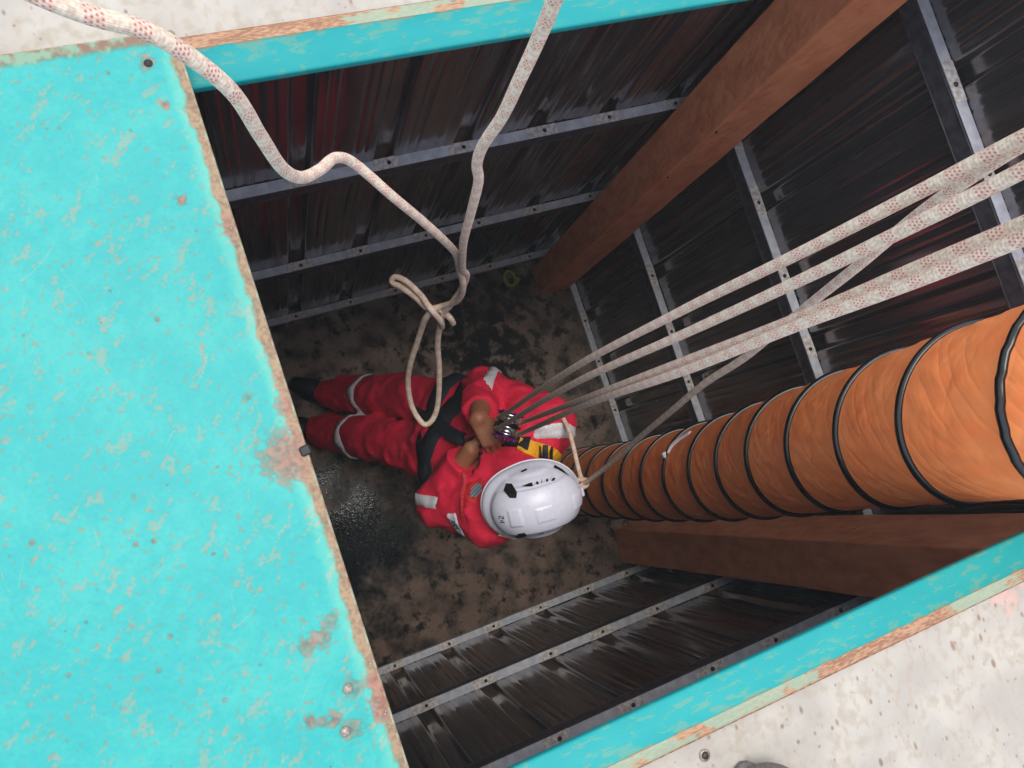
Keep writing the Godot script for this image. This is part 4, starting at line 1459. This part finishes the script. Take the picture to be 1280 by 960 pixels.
	# a grey boot on the roof at the edge of the picture
	var boot := thing("grey_boot", "toe of a grey boot standing on the white roof at the bottom edge", "boot", Vector3(0.462, 2.737, 0.632))
	var bf := Field.new(Vector3(-0.09, 0.0, -0.18), Vector3(0.10, 0.30, 0.17), 0.006)
	bf.cone(Vector3(-0.004, 0.045, -0.082), Vector3(0, 0.052, 0.05), 0.046, 0.042, 0.03)
	bf.cone(Vector3(-0.006, 0.042, -0.088), Vector3(-0.002, 0.05, -0.02), 0.045, 0.048, 0.03)
	bf.cone(Vector3(0, 0.05, 0.07), Vector3(0, 0.26, 0.085), 0.048, 0.056, 0.03)
	bf.cone(Vector3(0, 0.06, 0.0), Vector3(0, 0.12, 0.06), 0.040, 0.050, 0.03)
	bf.cut(Vector3(0, 0.014, 0), Vector3.DOWN, 0.4)
	bf.cut(Vector3(0, 0.275, 0.08), Vector3.UP, 0.15)
	var bm := ArrayMesh.new()
	bf.add_to(bm, M.grey_boot)
	part("upper", bm, null, boot)
	st = start()
	var outline := []
	for i in 33:
		var a := TAU * i / 32
		var w := 0.046 if sin(a) < 0.0 else 0.040
		outline.append(Vector2(cos(a) * w - 0.010 * clampf(-sin(a), 0, 1), sin(a) * (0.136 if sin(a) < 0 else 0.125)))
	var sole := []
	for e in [Vector2(0.97, 0.001), Vector2(1.0, 0.004), Vector2(1.0, 0.014), Vector2(0.95, 0.018)]:
		var row := []
		for p in outline:
			row.append(Vector3(p.x * e.x, e.y, p.y * e.x))
		sole.append(row)
	skin(st, sole, [], false)
	part("sole", done(st), M.grey_boot, boot)

	# grit and crumbs swept against the foot of the walls
	var grit := MultiMesh.new()
	grit.transform_format = MultiMesh.TRANSFORM_3D
	var gf := Field.new(Vector3.ONE * -0.016, Vector3.ONE * 0.016, 0.004)
	gf.cone(Vector3(-0.003, 0, 0), Vector3(0.004, 0.001, 0.002), 0.007, 0.005, 0.003)
	gf.ruffle(noise(120.0, 1, 17), 0.006)
	var gm := ArrayMesh.new()
	gf.add_to(gm, M.grit)
	grit.mesh = gm
	grit.instance_count = 900
	for i in 900:
		var x := rng.randf_range(-0.3, 1.6)
		var z := rng.randf_range(-0.8, 0.75)
		if i % 3:
			var near_wall := absf(rng.randfn(0.0, 0.09))
			if i % 2:
				z = -0.81 + near_wall if i % 4 == 1 else 0.765 - near_wall
			else:
				x = 1.60 - near_wall
		var size := rng.randf_range(0.15, 0.65)
		grit.set_instance_transform(i, Transform3D(Basis.from_euler(Vector3(rng.randf() * TAU, rng.randf() * TAU, rng.randf() * TAU)) * Basis.from_scale(Vector3(size, size * 0.8, size * 1.1)), Vector3(x, 0.002, z)))
	var gi := MultiMeshInstance3D.new()
	gi.name = "grit"
	gi.multimesh = grit
	gi.set_meta("kind", "stuff")
	gi.set_meta("label", "loose grit and crumbs on the pit floor, thickest along the walls")
	add_child(gi)

	# small things lying about
	var scrap := thing("yellow_scrap", "small yellow green ring of scrap on the floor near the upper post", "scrap", Vector3(1.326, 0.012, -0.755))
	var ringp := []
	for i in 15:
		var a := TAU * i / 14
		ringp.append(Vector3(cos(a) * 0.026, 0.004 * sin(a * 2.0), sin(a) * 0.038))
	part("ring", tube_mesh(ringp, 0.0085, 8, 0.006), M.scrap, scrap)
	part("tab", box_mesh(Vector3(0.03, 0.002, 0.02), Vector3(0.035, 0.004, 0.022), 0.001, Basis(Vector3(0.2, 1, 0).normalized(), 0.7)), M.scrap, scrap)
	var crumb := thing("white_crumb", "small white crumb on the lowest rail below the helmet", "crumb", Vector3(0.690, 0.0325, 0.790))
	var cf := Field.new(Vector3.ONE * -0.03, Vector3.ONE * 0.03, 0.0025)
	cf.cone(Vector3(-0.006, 0.006, 0), Vector3(0.006, 0.005, 0.003), 0.006, 0.005, 0.004)
	cf.ruffle(noise(90.0, 2, 7), 0.004)
	var cm := ArrayMesh.new()
	cf.add_to(cm, M.shine)
	part("lump", cm, null, crumb)
	var screw := thing("roof_screw", "round dark screw head on the white roof left of the grey boot", "screw", Vector3(0.408, 2.737, 0.470))
	part("washer", lathe_mesh(Transform3D(), [Vector2(0.008, 0.0), Vector2(0.008, 0.0012), Vector2(0.005, 0.0018)], 18), M.bolt, screw)
	part("head", lathe_mesh(Transform3D(), [Vector2(0.0050, 0.0012), Vector2(0.0046, 0.0035), Vector2(0.0, 0.0042)], 12), M.screw, screw)
